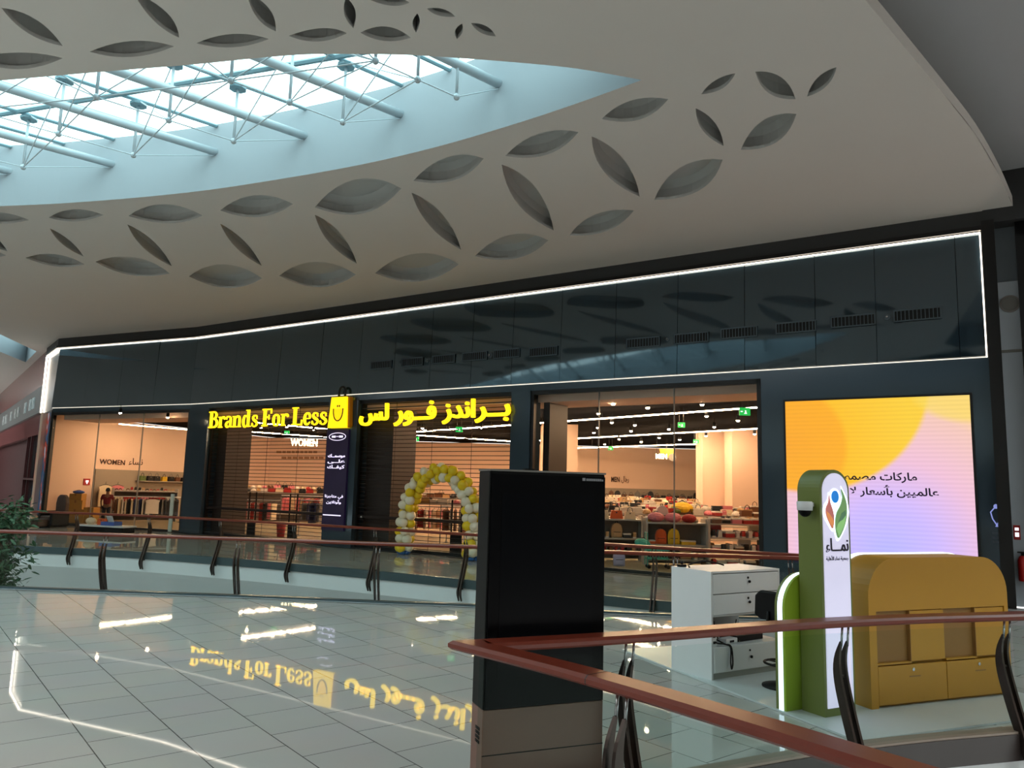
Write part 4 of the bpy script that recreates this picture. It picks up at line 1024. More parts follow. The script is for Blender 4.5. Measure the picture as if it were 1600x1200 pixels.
MB().prism([(.45, .5), (.95, .5), (1.25, 3.3), (.9, 3.3)], -.058, -.05, 'y').build('orange_band', mat('poster_orange', (206, 92, 54), .5, emit=.3), cl)

# ------------------------------------------------------------------ inside the shop: shell
YB = 51.0; ZC = 5.05
W0, W1_ = Vector((-21.75, 35.95)), Vector((-15.9, YB))            # left side wall of the shop
AS = math.atan2(W1_.y - W0.y, W1_.x - W0.x); FS = frame(W0, AS); LS = (W1_ - W0).length
pr0 = at_fac(W4[1] + .25, .45).xy; dn = (FAC.to_3x3() @ Vector((0, 1, 0))).xy; pr1 = pr0 + dn * ((YB - pr0.y) / dn.y)
shop_poly = [at_fac(W4[1] + .3, .03).xy, at_fac(0, .03).xy, (FL @ Vector((0, .03, 0))).xy, W0, W1_, Vector((pr1.x, YB)), pr1]
struct(fill2d('floor_shop', [(p.x, p.y) for p in shop_poly], [], .004, m_shopfloor))
struct(fill2d('ceiling_shop', [(p.x, p.y) for p in shop_poly], [], ZC + .02, m_shopceil))
struct(MB(FS).box(-.2, LS + .3, 0, .15, 0, ZC).build('wall_shop_left', m_cream))
struct(MB().box(W1_.x - .3, pr1.x + .3, YB, YB + .2, 0, ZC).build('wall_shop_back', m_cream))
struct(MB(frame(pr0, math.atan2(dn.y, dn.x))).box(-.2, (pr1 - pr0).length + .2, -.15, 0, 0, ZC).build('wall_shop_right', m_cream))
m_wain = mat('grey_display_wall', (158, 144, 128), .7, vary=.05)
struct(MB().box(-2, pr1.x, YB - .06, YB, 0, 2.35).build('trim_display_band', m_wain))
struct(MB(FAC).box(0, W4[1] + .3, .35, 2.0, ZC - .32, ZC).build('trim_front_soffit', m_pinkw))
struct(MB(FL).box(.3, LL, .35, 2.2, ZC - .32, ZC).build('trim_front_soffit', m_pinkw))
# dark side boxes behind the shutters and beside the third window, cream columns
m_sidebox = mat('brown_black_panel', (52, 42, 36), .5, vary=.06)
struct(MB(FAC).box(B2[0] + .05, fs(352, 760, .5), .4, 1.6, 0, ZC - .3).build('wall_shutter_box', m_sidebox))
struct(MB(FAC).box(B3[0] + .05, fs(614, 760, .5), .4, 1.6, 0, ZC - .3).build('wall_shutter_box', m_sidebox))
struct(MB(FAC).box(W4[0] + .12, fs(858, 700, .5), .5, 1.6, 0, ZC - .3).build('wall_window_box', m_sidebox))
for x, D, w in ((874, 34.2, 1.6), (1120, 35.5, 1.3), (1165, 34, 1.2)):
    p = ond(x, 730, D); struct(MB().box(p.x - w / 2, p.x + w / 2, D, D + w, 0, ZC).build('wall_column', m_cream))
# ------------------------------------------------------------------ shop lamps
def lamp_line(a, b, za, label, segs=4):
    p, q = a, b; L = (q - p).length; M = frame(p, math.atan2(q.y - p.y, q.x - p.x), za)
    t = thing('linear_lamp', label, 'lamp', M, 'linear lamps under the shop ceiling')
    MB().box(0, L, -.06, .06, .03, .07).build('track', m_black, t)
    for k in range(segs): MB().box(L * k / segs + .05, L * (k + 1) / segs - .05, -.04, .04, 0.0, .03).build('diffuser', m_warm, t)
    mb = MB(); n = max(2, int(L / 3))
    for k in range(n + 1): mb.tube([(L * k / n, 0, .06), (L * k / n, 0, ZC + .02 - za)], .008, 5)
    mb.build('suspension', m_grey, t)
def zpt(x, y, z): return onz(x, y, z).xy
lamp_line(zpt(640, 676, 4.85), zpt(1190, 637, 4.85), 4.85, 'long warm lamp line nearest the third window, highest of three', 8)
lamp_line(zpt(820, 690, 4.85), zpt(1190, 670, 4.85), 4.85, 'long warm lamp line in the middle behind the third window', 8)
lamp_line(zpt(858, 702, 4.6), zpt(1190, 691, 4.6), 4.6, 'long warm lamp line farthest behind the third window, lowest of three', 5)
lamp_line(zpt(185, 663, 4.70), zpt(296, 672, 4.70), 4.70, 'warm lamp line behind the first shop window', 3)
lamp_line(zpt(360, 673, 4.85), zpt(512, 683.5, 4.85), 4.85, 'lower warm lamp line behind the Latin letters', 4)
lamp_line(zpt(400, 661, 4.85), zpt(512, 671, 4.85), 4.85, 'upper warm lamp line behind the Latin letters', 3)
lamp_line(zpt(612, 678, 4.85), zpt(800, 690, 4.85), 4.85, 'warm lamp line crossing behind the Arabic letters', 4)
lamp_line(zpt(640, 639, 4.85), zpt(676, 634.5, 4.85), 4.85, 'short warm lamp close behind the Arabic letters', 1)
spots = [(879,637),(958,631),(1012,637),(1097,632),(865,648),(935,646),(956,660),(992,664),(934,668),(928,676),(879,672),(986,673.5),(1045,670.5),(1104,650),(1153,657),(1116,667),
         (892,697),(945,694),(967,686),(1002,690),(1030,684),(1062,687),(1103,681),(1134,685),(1179,678),(1162,688),(660,669),(664,672),(700,671),(752,668),(392,672),(408,668),(448,667),(490,671),(188,645),(262,652)]
pl_ = None
for i, (x, y) in enumerate(spots):
    p = onz(x, y, 4.72); M = Matrix.Translation(p)
    where = 'third window' if x > 820 else ('Arabic letters' if x > 540 else ('Latin letters' if x > 310 else 'first window'))
    same = [q for q in spots if (q[0] > 820) == (x > 820) and (x > 820 or (q[0] > 540) == (x > 540)) and (x > 540 or (q[0] > 310) == (x > 310))]
    o_ = sorted(same).index((x, y))
    lb = f'small warm ceiling spotlight, {nth(o_)} from the left behind the {where}'
    if pl_ is None:
        pl_ = thing('ceiling_spotlight', lb, 'spotlight', M, 'ceiling spotlights in the shop')
        MB().lathe([(.06, .0), (.065, .16), (.05, .18)], 10).build('housing', m_ks, pl_, True)
        MB().tube([(0, 0, .18), (0, 0, .34)], .012, 6).build('stem', m_ks, pl_)
        MB().ball((0, 0, .0), .058, .058, .045, 10, 6).build('lens', m_warmspot, pl_, True)
    else: copy_thing(pl_, M, lb)
m_exit = mat('exit_green', (20, 150, 62), .4, emit=.9, vary=0)
for x, y, w, lb in ((1065, 664, 11, 'green exit sign in the middle of the third window'), (1164, 643, 17, 'largest green exit sign near the frame of the third window'), (1088, 690, 9, 'lower green exit sign under the second lamp line'),
                    (954, 700.5, 8, 'small green exit sign farthest back, above the shelves by the totem'), (448, 676, 8, 'green exit sign behind the Latin letters'), (717.5, 671, 11, 'green exit sign behind the Arabic letters'), (650, 686, 9, 'dim green exit sign hanging lower behind the Arabic letters')):
    D = 4.4; p = onz(x, y, 4.45); wd = w * p.y / 1200
    e = thing('exit_sign', lb, 'sign', Matrix.Translation(p), 'green exit signs in the shop')
    h = wd * .36
    MB().box(-wd / 2, wd / 2, 0, .05, -h, h).build('panel', m_exit, e)
    MB().prism([(-wd * .1, -h * .6), (wd * .02, -h * .1), (-wd * .02, h * .3), (wd * .12, h * .3), (wd * .12, -h * .1), (wd * .2, -h * .6)], -.006, 0, 'y').box(-wd * .4, -wd * .2, -.006, 0, -h * .15, h * .15).build('pictogram', m_paper, e)
    MB().tube([(-wd * .3, .02, h), (-wd * .3, .02, ZC - 4.45)], .008, 5).tube([(wd * .3, .02, h), (wd * .3, .02, ZC - 4.45)], .008, 5).build('hanger', m_black, e)
# ------------------------------------------------------------------ department lettering
m_litletter = mat('lit_warm_letter', (255, 226, 176), .5, emit=3.2, vary=0)
m_brownletter = mat('dark_brown_letter', (64, 36, 24), .6, vary=.02)
def lab_wall(name, s, x0, x1, y0, y1, M, t, m, lb, arab=False, bold=.02):
    a = onframe(M, x0, y1, t); b = onframe(M, x1, y1, t); c = onframe(M, (x0 + x1) / 2, y0, t)
    o = text_mesh(name, arabic(s) if arab else s, 0, b[0] - a[0], 0, c[1] - (a[1] + b[1]) / 2, 0, .008, m, bold=bold)
    o.matrix_world = M @ Matrix.Translation((a[0], t, (a[1] + b[1]) / 2)); return tag(o, lb, 'lettering')
lab_wall('wall_lettering', 'WOMEN', 155, 195, 718, 726, FS, -.02, m_brownletter, 'dark WOMEN lettering on the cream wall behind the first window')
lab_wall('wall_lettering', 'نساء', 201, 222.5, 716, 727, FS, -.02, m_brownletter, 'dark Arabic lettering beside the WOMEN lettering on the cream wall', True, .01)
FB = frame((0, YB), 0)
lab_wall('wall_lettering', 'MEN', 955, 968, 745, 753, FB, -.09, m_brownletter, 'dark MEN lettering on the far cream wall beside the black totem')
lab_wall('wall_lettering', 'رجال', 971, 982.5, 744, 755, FB, -.09, m_brownletter, 'dark Arabic lettering after the MEN lettering on the far wall', True, .01)
for s, x0, x1, y0, y1, D, lb in (('WOMEN', 454, 496, 686, 697, 42, 'glowing hanging WOMEN letters behind the shutter under the Latin sign'), ('KIDS', 617, 640, 697, 705, 42, 'glowing hanging KIDS letters behind the shutter'), ('MEN', 1024.5, 1042, 709, 717, 40, 'glowing hanging MEN letters behind the third window')):
    M = frame((0, D), 0); a = onframe(M, x0, y1); b = onframe(M, x1, y1); c = onframe(M, x0, y0)
    g = thing('hanging_letters', lb, 'sign', M @ Matrix.Translation((a[0], 0, (a[1] + b[1]) / 2)))
    w = b[0] - a[0]; h = c[1] - a[1]
    text_mesh('letters', s, 0, w, 0, h, 0, .08, m_litletter, g, bold=.025)
    mb = MB().box(0, w, .0, .03, h, h + .03)
    for k in (.1, .9): mb.tube([(w * k, .01, h), (w * k, .01, ZC - (a[1] + b[1]) / 2)], .01, 5)
    mb.build('hanger', m_black, g)
p = ond(1042, 709, 40.4)
g = thing('hanging_disc_sign', 'yellow half disc and grey ball hanging beside the glowing MEN letters', 'sign', Matrix.Translation(p))
MB().prism([(.38 * math.cos(a), .25 + .45 * math.sin(a)) for a in [PI + PI * k / 12 for k in range(13)]], 0, .06, 'y').build('half_disc', mat('sign_yellow', (226, 168, 40), .5, emit=.3), g)
MB().prism([(.28 + .2 * math.cos(a), -.18 + .2 * math.sin(a)) for a in [2 * PI * k / 18 for k in range(18)]], -.03, .0, 'y').build('grey_disc', m_grey, g)
MB().tube([(0, .03, .25), (0, .03, ZC - p.z)], .01, 5).build('hanger', m_black, g)
mb = MB(FB)
for y0, x0, x1 in ((705, 432, 500), (714, 440, 506)):
    x = x0
    while x < x1 - 3:
        w = 3 + rnd.random() * 5; a = onframe(FB, x, y0, -.03); b = onframe(FB, x + w, y0, -.03); mb.box(a[0], b[0], -.04, 0, a[1] - .12, a[1] + .02); x += w + 1.6
tag(mb.build('slogan_lettering', mat('brown_slogan', (160, 118, 88), .7, vary=0)), 'two faint lines of brown slogan lettering on the back wall behind the shutter', 'lettering')

# ------------------------------------------------------------------ goods: one mesh per kind and colour
PAL = {'white': (226, 216, 204), 'black': (24, 22, 24), 'grey': (120, 116, 112), 'red': (176, 40, 36), 'pink': (224, 130, 140), 'brown': (110, 70, 44), 'tan': (196, 156, 108), 'navy': (34, 42, 84),
       'yellow': (226, 184, 40), 'orange': (226, 96, 34), 'teal': (72, 176, 156), 'blue': (70, 100, 180), 'cream': (232, 212, 178), 'green': (92, 112, 56), 'lilac': (190, 180, 216)}
def cm(c): return mat('goods_' + c, PAL[c], .55, vary=.08, scale=20)
m_sole = mat('goods_sole', (220, 214, 204), .6, vary=.03)
MESH = {}
def goods(kind, c):
    if (kind, c) in MESH: return MESH[kind, c]
    mb = MB(); mats = [cm(c), m_sole, cm('black') if c != 'black' else cm('grey')]
    if kind == 'shoe':
        mb.cur = 1; mb.prism([(-.045, -.13), (.04, -.13), (.05, .05), (.03, .15), (-.02, .16), (-.052, .08)], 0, .03)
        mb.cur = 0; mb.prism([(-.13, .03), (.15, .03), (.155, .06), (.10, .085), (.03, .11), (.0, .145), (-.11, .15), (-.135, .11)], -.038, .038, 'x')
        mb.cur = 2; mb.prism([(-.10, .148), (-.02, .145), (-.02, .155), (-.10, .158)], -.03, .03, 'x'); mb.box(-.03, .03, .02, .07, .10, .112)
    elif kind == 'sandal':
        mb.cur = 1; mb.prism([(-.04, -.12), (.04, -.12), (.05, .05), (.02, .13), (-.03, .13), (-.05, .05)], 0, .025)
        mb.cur = 0; mb.tube([(-.045, .05, .02), (-.03, .04, .065), (.03, .04, .065), (.048, .05, .02)], .014, 6); mb.tube([(-.04, -.06, .02), (-.03, -.08, .08), (.03, -.08, .08), (.04, -.06, .02)], .010, 6)
    elif kind == 'shoe_box':
        mb.box(-.10, .10, -.16, .16, 0, .11); mb.cur = 1; mb.box(-.104, .104, -.164, .164, .085, .122)
    elif kind == 'backpack':
        mb.prism([(-.16, 0), (.16, 0), (.17, .25), (.13, .38), (.05, .44), (-.05, .44), (-.13, .38), (-.17, .25)], -.08, .08, 'y'); mb.prism([(-.12, .04), (.12, .04), (.11, .2), (-.11, .2)], -.13, -.08, 'y')
        mb.cur = 2; mb.tube([(-.04, 0, .43), (-.03, 0, .49), (.03, 0, .49), (.04, 0, .43)], .012, 6); mb.box(-.11, .11, -.134, -.13, .165, .18)
    elif kind == 'handbag':
        mb.prism([(-.19, 0), (.19, 0), (.15, .24), (-.15, .24)], -.07, .07, 'y'); mb.cur = 2
        mb.tube([(-.09, 0, .22), (-.07, 0, .34), (0, 0, .39), (.07, 0, .34), (.09, 0, .22)], .012, 6); mb.box(-.02, .02, -.076, -.07, .16, .20)
    elif kind == 'cap':
        mb.ball((0, 0, .04), .12, .12, .10, 12, 8); mb.prism([(-.09, -.05), (.09, -.05), (.07, -.2), (-.07, -.2)], .03, .045)
    elif kind == 'cushion_bag':
        mb.ball((0, 0, .13), .24, .15, .14, 14, 8); mb.ball((.02, -.08, .12), .15, .1, .09, 10, 6); mb.cur = 2; mb.tube([(-.1, 0, .25), (0, 0, .30), (.1, 0, .25)], .012, 6)
    elif kind == 'garment':
        mb.prism([(-.20, -.70), (.20, -.70), (.19, -.16), (.22, -.05), (.08, .0), (-.08, .0), (-.22, -.05), (-.19, -.16)], -.03, .03, 'y')
        mb.cur = 2; mb.tube([(-.2, 0, -.03), (0, 0, .04), (.2, 0, -.03)], .008, 5); mb.tube([(0, 0, .04), (0, 0, .10), (.02, 0, .12)], .005, 5)
    elif kind == 'folded_stack':
        for k in range(5): mb.box(-.15 + .01 * (k % 2), .15 - .008 * (k % 3), -.12, .12, .035 * k, .035 * k + .032)
    me = MESH[kind, c] = mb.mesh(kind + '_' + c, mats)
    return me
def put(kind, c, M, label, group, nm=None):
    o = bpy.data.objects.new(nm or kind, goods(kind, c)); COL.objects.link(o); o.matrix_world = M
    return tag(o, label, {'shoe': 'shoe', 'sandal': 'shoe', 'shoe_box': 'box', 'backpack': 'bag', 'handbag': 'bag', 'cap': 'hat', 'cushion_bag': 'bag', 'garment': 'clothes', 'folded_stack': 'clothes'}[kind], group)
m_shelf = mat('grey_shelf_metal', (186, 178, 168), .4, metal=.3, vary=.04); m_shelfb = mat('shelf_back', (138, 122, 110), .6, vary=.05)
def rack(M, w, tops, label, dep=.62, back=True, group='shelf racks in the shop'):
    r = thing('shelf_rack', label, 'shelf', M, group)
    zt = max(tops)
    for x in (0, w): MB().box(x - .03, x + .03, 0, dep, 0, zt + .12).build('upright', m_shelf, r)
    for z in tops: MB().box(.03, w - .03, -.02, dep, z - .05, z).build('shelf', m_shelf, r)
    if back: MB().box(.03, w - .03, dep - .03, dep, .05, zt - .05).build('back_panel', m_shelfb, r)
    return r
rg = random.Random(11)
COLS_SHOE = ['white', 'white', 'cream', 'black', 'brown', 'tan', 'red', 'grey', 'white', 'black', 'cream', 'pink']
GW = {'shoe': .125, 'sandal': .12, 'shoe_box': .215, 'backpack': .35, 'handbag': .39, 'cap': .25, 'cushion_bag': .46, 'folded_stack': .31}
def row(M, w, z, dep, kinds, cols, step, place, group, big=1.2):
    x = .06; i = 0
    while True:
        k = rg.choice(kinds); c = rg.choice(cols); b_ = big * rg.uniform(.92, 1.08) * (.85 if k in ('handbag', 'backpack') and big > 1.1 else 1); g_ = GW[k] * b_
        if x + g_ > w - .05: break
        L = M @ Matrix.Translation((x + g_ / 2, dep + rg.uniform(-.02, .02), z)) @ Matrix.Rotation(rg.uniform(-.10, .10), 4, 'Z') @ Matrix.Scale(b_, 4)
        put(k, c, L, f'{c} {k.replace("_", " ")}, {nth(i)} from the left {place}', group)
        x += g_ + rg.uniform(.012, .03) + max(0, step - g_) * .1; i += 1
def wx(x, D): return ray(x, 770).x / ray(x, 770).y * D
# front racks close behind the third window
D1, D2, D3 = 23.0, 22.8, 24.2
xa, xb = wx(1011, D1), wx(1104, D1)
MA = frame((xa, D1), 0); wA = xb - xa
rack(MA, wA, (.22, .64, 1.28), 'grey shelf rack close behind the third window holding pink bags on top')
row(MA, wA, 1.28, .2, ['cushion_bag', 'cushion_bag', 'handbag'], ['pink', 'pink', 'red', 'navy', 'pink', 'orange'], .24, 'on top of the pink bag rack', 'bags on the pink bag rack', big=1.0)
row(MA, wA, 1.28, .46, ['backpack', 'cap', 'shoe_box'], ['red', 'white', 'cream', 'navy', 'yellow'], .26, 'behind the pink bags on their rack', 'bags on the pink bag rack')
row(MA, wA, .64, .2, ['backpack', 'shoe_box', 'cap'], ['red', 'orange', 'white', 'orange', 'pink', 'teal', 'yellow'], .18, 'on the middle pink bag rack shelf', 'bags on the pink bag rack', big=1.0)
row(MA, wA, .22, .2, ['shoe', 'backpack'], ['black', 'brown', 'tan', 'grey'], .2, 'on the bottom pink bag rack shelf', 'bags on the pink bag rack')
xa, xb = wx(1108, D2), wx(1215, D2); MBk = frame((xa, D2), 0); wB = xb - xa
rack(MBk, wB, (.08, .50, .90, 1.30), 'grey shoe rack with four shelves beside the pink bag rack', back=False)
for z, nm in ((1.30, 'top'), (.90, 'second'), (.50, 'third'), (.08, 'lowest')):
    row(MBk, wB, z, .16, ['shoe', 'shoe', 'shoe_box'] if z < 1.2 else ['shoe_box', 'shoe_box'], ['black', 'red', 'white', 'pink', 'black', 'brown', 'red'], .17, f'on the {nm} shelf of the shoe rack', 'shoes on the shoe rack by the window', big=1.3)
    if z > .4: row(MBk, wB, z, .45, ['shoe_box', 'backpack', 'shoe'] if z < 1.2 else ['shoe', 'cap', 'shoe'], ['black', 'white', 'red', 'tan', 'cream'], .27, f'at the rear of the {nm} shoe rack shelf', 'rear goods on the shoe rack', big=1.3)
xa, xb = wx(930, D3), wx(1004, D3); MC = frame((xa, D3), 0); wC = xb - xa
rack(MC, wC, (.30, .72, 1.30), 'grey rack of bags and caps partly hidden by the black totem')
row(MC, wC, 1.30, .2, ['cap', 'handbag', 'shoe', 'shoe_box'], ['white', 'orange', 'tan', 'pink', 'yellow', 'cream'], .20, 'on top of the rack by the black totem', 'goods on the rack by the totem')
row(MC, wC, .72, .2, ['backpack', 'shoe', 'shoe_box'], ['tan', 'green', 'orange', 'black', 'red'], .2, 'on the middle shelf by the black totem', 'goods on the rack by the totem')
row(MC, wC, .30, .2, ['shoe'], ['brown', 'red', 'tan', 'black'], .22, 'on the low shelf by the black totem', 'goods on the rack by the totem')
p = onz(1086, 792, 1.55)
put('cushion_bag', 'yellow', Matrix.Translation((wx(1066, 26.4), 26.4, 1.42)) @ Matrix.Scale(1.6, 4), 'large bright yellow bag on the second long rack', 'bags on the long racks', 'duffel_bag')
put('cushion_bag', 'green', Matrix.Translation((wx(1056, 26.3), 26.3, 1.42)) @ Matrix.Scale(1.0, 4), 'olive bag lying against the large yellow bag', 'bags on the long racks', 'duffel_bag')
# teal trolley under the pink rack
TR = Matrix.Translation((wx(1012, 22.2), 22.2, 0))
t = thing('shopping_trolley', 'teal wire trolley with small wheels parked before the pink bag rack', 'trolley', TR)
mb = MB()
for z in (.28, .52): 
    mb.tube([(0, 0, z), (.62, 0, z), (.62, .4, z), (0, .4, z)], .016, 6, closed=True)
for k in range(8): mb.tube([(.08 * k, 0, .28), (.08 * k, 0, .52)], .008, 5)
for k in range(1, 8): mb.tube([(.08 * k, 0, .28), (.08 * k, .4, .28)], .008, 5)
mb.tube([(0, 0, .1), (0, 0, 1.0), (0, .4, 1.0), (0, .4, .1)], .016, 6)
mb.build('wire_basket', cm('teal'), t)
for x, y in ((.05, .03), (.6, .03), (.05, .37), (.6, .37)): MB().lathe([(.05, -.015), (.05, .015)], 12, Matrix.Translation((x, y, .05)) @ Matrix.Rotation(PI / 2, 4, 'X')).build('wheel', m_ks, t); 
MB().tube([(.05, .03, .05), (.05, .03, .28)], .012, 6).tube([(.6, .03, .05), (.6, .03, .28)], .012, 6).tube([(.05, .37, .05), (.05, .37, .28)], .012, 6).tube([(.6, .37, .05), (.6, .37, .28)], .012, 6).build('caster_stem', m_grey, t)
put('backpack', 'lilac', Matrix.Translation((wx(968, 22.9), 22.9, .01)), 'pale lilac bag standing on the floor beside the black totem', 'bags on the floor', 'floor_bag')
put('cushion_bag', 'teal', Matrix.Translation((wx(1003, 22.6), 22.6, .55)) @ Matrix.Rotation(.2, 4, 'Y'), 'teal bag hanging at the corner of the pink bag rack', 'bags on the floor', 'hanging_bag')
# long racks farther back
ORDR = ('second', 'third', 'fourth', 'fifth', 'last')
for i, (D, zt, x0, x1) in enumerate(((26.2, 1.42, 880, 1200), (29.5, 1.50, 640, 1205), (33.0, 1.55, 632, 1105), (37.0, 1.62, 628, 1100), (44.0, 1.68, 880, 1190))):
    xa, xb = wx(x0, D), wx(x1, D)
    fy = 31.65 - .6534 * (xa + 13.2) + 1.9
    if D < fy: xa = -13.2 - (D - 31.65 - 1.9) / .6534
    M = frame((xa, D), 0); w = xb - xa
    rack(M, w, (.45, .95, zt), f'long grey rack with goods along its top, {ORDR[i]} row from the third window', back=False)
    vis0 = max(xa, wx(950, D)) if D != 29.5 and D != 37.0 else xa
    Mv = frame((vis0, D), 0)
    row(Mv, xb - vis0, zt, .12, ['shoe', 'shoe_box', 'cap', 'shoe', 'folded_stack', 'sandal'] if i < 3 else ['cap', 'handbag', 'folded_stack', 'shoe_box'], COLS_SHOE, .2 if i < 2 else .27, f'on the {ORDR[i]} long rack', f'goods along the top of the {ORDR[i]} long rack')
    row(Mv, xb - vis0, zt, .43, ['shoe_box', 'folded_stack', 'handbag', 'cap'], ['white', 'cream', 'black', 'tan', 'white', 'red'], .27, f'at the rear edge of the {ORDR[i]} long rack', f'rear goods on the {ORDR[i]} long rack')
# wall shelf with bags along the back wall
for x0, x1, lb in ((950, 1106, 'long bag shelf on the back wall'), (1112, 1147, 'dark shelf bay between two cream columns'), (1172, 1200, 'dark shelf bay by the window frame')):
    D = YB - .7; xa, xb = wx(x0, D), wx(x1, D)
    M = frame((xa, D), 0); rack(M, xb - xa, (.5, 1.1, 1.72), lb)
    row(M, xb - xa, 1.72, .2, ['backpack', 'handbag', 'handbag'], ['black', 'navy', 'brown', 'yellow', 'black', 'grey', 'brown'], .62 if x1 - x0 > 100 else .42, 'on the ' + lb, 'bags along the back wall')
# ------------------------------------------------------------------ women's department behind the first window
def garment_rail(M, w, h, cols, step, label, place, hang=.72, double=False):
    r = thing('clothes_rail', label, 'rail', M, 'clothes rails in the shop')
    MB().tube([(0, 0, h), (w, 0, h)], .018, 8).build('bar', m_white, r)
    for x in (0, w):
        MB().tube([(x, 0, .04), (x, 0, h + .05)], .02, 8).build('stand', m_grey, r); MB().box(x - .03, x + .03, -.25, .25, 0, .05).build('foot', m_grey, r)
    n = int((w - .15) / step)
    for i in range(n):
        c = rg.choice(cols); s = hang / .72 * rg.uniform(.85, 1.05)
        L = M @ Matrix.Translation((.1 + step * (i + .5), 0, h - .11)) @ Matrix.Rotation(PI / 2 + rg.uniform(-.5, .1), 4, 'Z') @ Matrix.Diagonal((1, 1, s, 1))
        put('garment', c, L, f'{c} garment, {nth(i)} from the left {place}', 'clothes ' + place, 'hanging_garment')
    return r
def at(x, D, z=0): return Vector((wx(x, D), D, z))
g0, g1 = at(178, 37.3), at(284, 39.0)
GM = frame(g0, math.atan2(g1.y - g0.y, g1.x - g0.x)); gw = (g1 - g0).length
garment_rail(GM, gw, 1.25, ['black', 'grey', 'white', 'navy', 'cream', 'white', 'brown', 'black'], .13, 'white clothes rail of dark and pale garments behind the first window', 'on the rail behind the first window', .85)
put('garment', 'white', GM @ Matrix.Translation((gw * .56, -.22, 1.14)) @ Matrix.Diagonal((1.5, 1, 1, 1)), 'white skirt facing the front of the rail behind the first window', 'front garments', 'hanging_skirt')
put('garment', 'black', GM @ Matrix.Translation((gw * .86, -.22, 1.08)) @ Matrix.Diagonal((1.3, 1, 1, 1)), 'black skirt facing the front of the rail behind the first window', 'front garments', 'hanging_skirt')
r_ = rack(GM @ Matrix.Translation((.1, .9, 0)), gw - .1, (.5, 1.0, 1.52), 'grey table rack of sandals behind the clothes rail')
row(GM @ Matrix.Translation((.1, .9, 0)), gw - .1, 1.52, .15, ['sandal', 'shoe', 'sandal'], ['white', 'black', 'brown', 'black', 'tan', 'red'], .20, 'on the table rack behind the clothes rail', 'sandals behind the clothes rail')
row(GM @ Matrix.Translation((.1, .9, 0)), gw - .1, 1.0, .1, ['folded_stack'], ['red', 'white', 'pink', 'cream'], .34, 'on the middle shelf behind the clothes rail', 'folded clothes behind the clothes rail')
# display niche on the side wall with bags
n0 = onframe(FS, 146, 760)[0]; n1 = onframe(FS, 290, 760)[0]
struct(MB(FS).box(n0, min(n1, LS), -.06, -.0, 0, 2.55).build('trim_women_niche', m_wain))
NS = FS @ Matrix.Translation((n0 + .1, -.45, 0))
wN = min(n1, LS) - n0 - .2
ws = tag(MB(NS).box(wN * .40, wN, 0, .38, 1.98, 2.02).build('wall_shelf'.replace('wall_', 'bag_'), m_shelf), 'narrow grey shelf of handbags on the side wall behind the first window', 'shelf')
row(NS @ Matrix.Translation((wN * .40, 0, 0)), wN * .6, 2.02, .2, ['handbag'], ['black', 'red', 'green', 'yellow', 'brown', 'black'], 1.0, 'on the narrow side wall shelf', 'handbags on the side wall')
for c, x, lb in (('cream', 158, 'long cream dress'), ('pink', 177, 'pink patterned dress')):
    s = onframe(FS, x, 760)[0]
    put('garment', c, FS @ Matrix.Translation((s, -.30, 1.75)) @ Matrix.Diagonal((1.8, 1, 1.5, 1)), lb + ' hanging on the side wall behind the person', 'dresses on the side wall', 'hanging_dress')
s = onframe(FS, 135, 753); o = thing('wall_sign', 'small red square fire call sign on the cream wall behind the first window', 'sign', FS @ Matrix.Translation((s[0], -.02, s[1])))
MB().box(-.18, .18, -.02, .02, -.16, .16).build('plate', mat('sign_red', (190, 44, 40), .5), o); MB().box(-.08, .08, -.03, -.02, -.02, .08).box(-.03, .03, -.03, -.02, -.1, -.02).build('pictogram', m_paper, o)
# cardboard boxes
m_card = mat('cardboard', (186, 136, 66), .7, vary=.08); m_tape = mat('brown_tape', (150, 100, 50), .4)
def carton(x, D, z, w, d, h, a, lb):
    o = thing('cardboard_box', lb, 'box', Matrix.Translation(at(x, D, z)) @ Matrix.Rotation(a, 4, 'Z'), 'cardboard boxes by the cream wall')
    MB().box(-w / 2, w / 2, -d / 2, d / 2, 0, h).build('carton', m_card, o, bevel=.008); MB().box(-.04, .04, -d / 2 - .003, d / 2 + .003, h * .7, h + .003).build('tape', m_tape, o)
carton(124, 36.9, 0, .85, .6, .62, .1, 'large cardboard box on the floor under the other boxes'); carton(122, 36.9, .62, .62, .5, .42, .2, 'cardboard box standing on the large box'); carton(146, 36.9, .0, .5, .5, .72, -.1, 'tall cardboard box beside the person'); carton(122.5, 36.9, 1.04, .58, .45, .3, .0, 'topmost cardboard box of the pile under the blue bag')
put('cushion_bag', 'blue', Matrix.Translation(at(123, 36.9, 1.34)) @ Matrix.Diagonal((1.2, 1, .6, 1)), 'flat blue bag lying on the topmost cardboard box', 'loose bags', 'folded_bag')
# person stooping by the rail, seen from behind
PM = Matrix.Translation(at(168.5, 36.2)) @ Matrix.Rotation(math.radians(20), 4, 'Z')
def skin_body(name, chains, m, par, sub=2):
    bm = bmesh.new(); rad = {}; idx = {}
    vs_ = []; ed = []
    for ch in chains:
        prev = None
        for (k, p, r) in ch:
            if k not in idx: idx[k] = len(vs_); vs_.append(p); rad[idx[k]] = r
            if prev is not None: ed.append((prev, idx[k]))
            prev = idx[k]
    me = bpy.data.meshes.new(name); me.from_pydata(vs_, ed, []); me.materials.append(m)
    o = bpy.data.objects.new(name, me); COL.objects.link(o); o.parent = par
    o.modifiers.new('skin', 'SKIN'); me.skin_vertices.new() if not me.skin_vertices else None
    for i, sv in enumerate(me.skin_vertices[0].data): sv.radius = rad[i]; sv.use_root = (i == 0)
    s_ = o.modifiers.new('soft', 'SUBSURF'); s_.levels = s_.render_levels = sub
    for p in me.polygons: p.use_smooth = True
    return o
P = thing('person', 'person in dark red shirt seen from behind, standing by the cardboard boxes', 'person', PM)
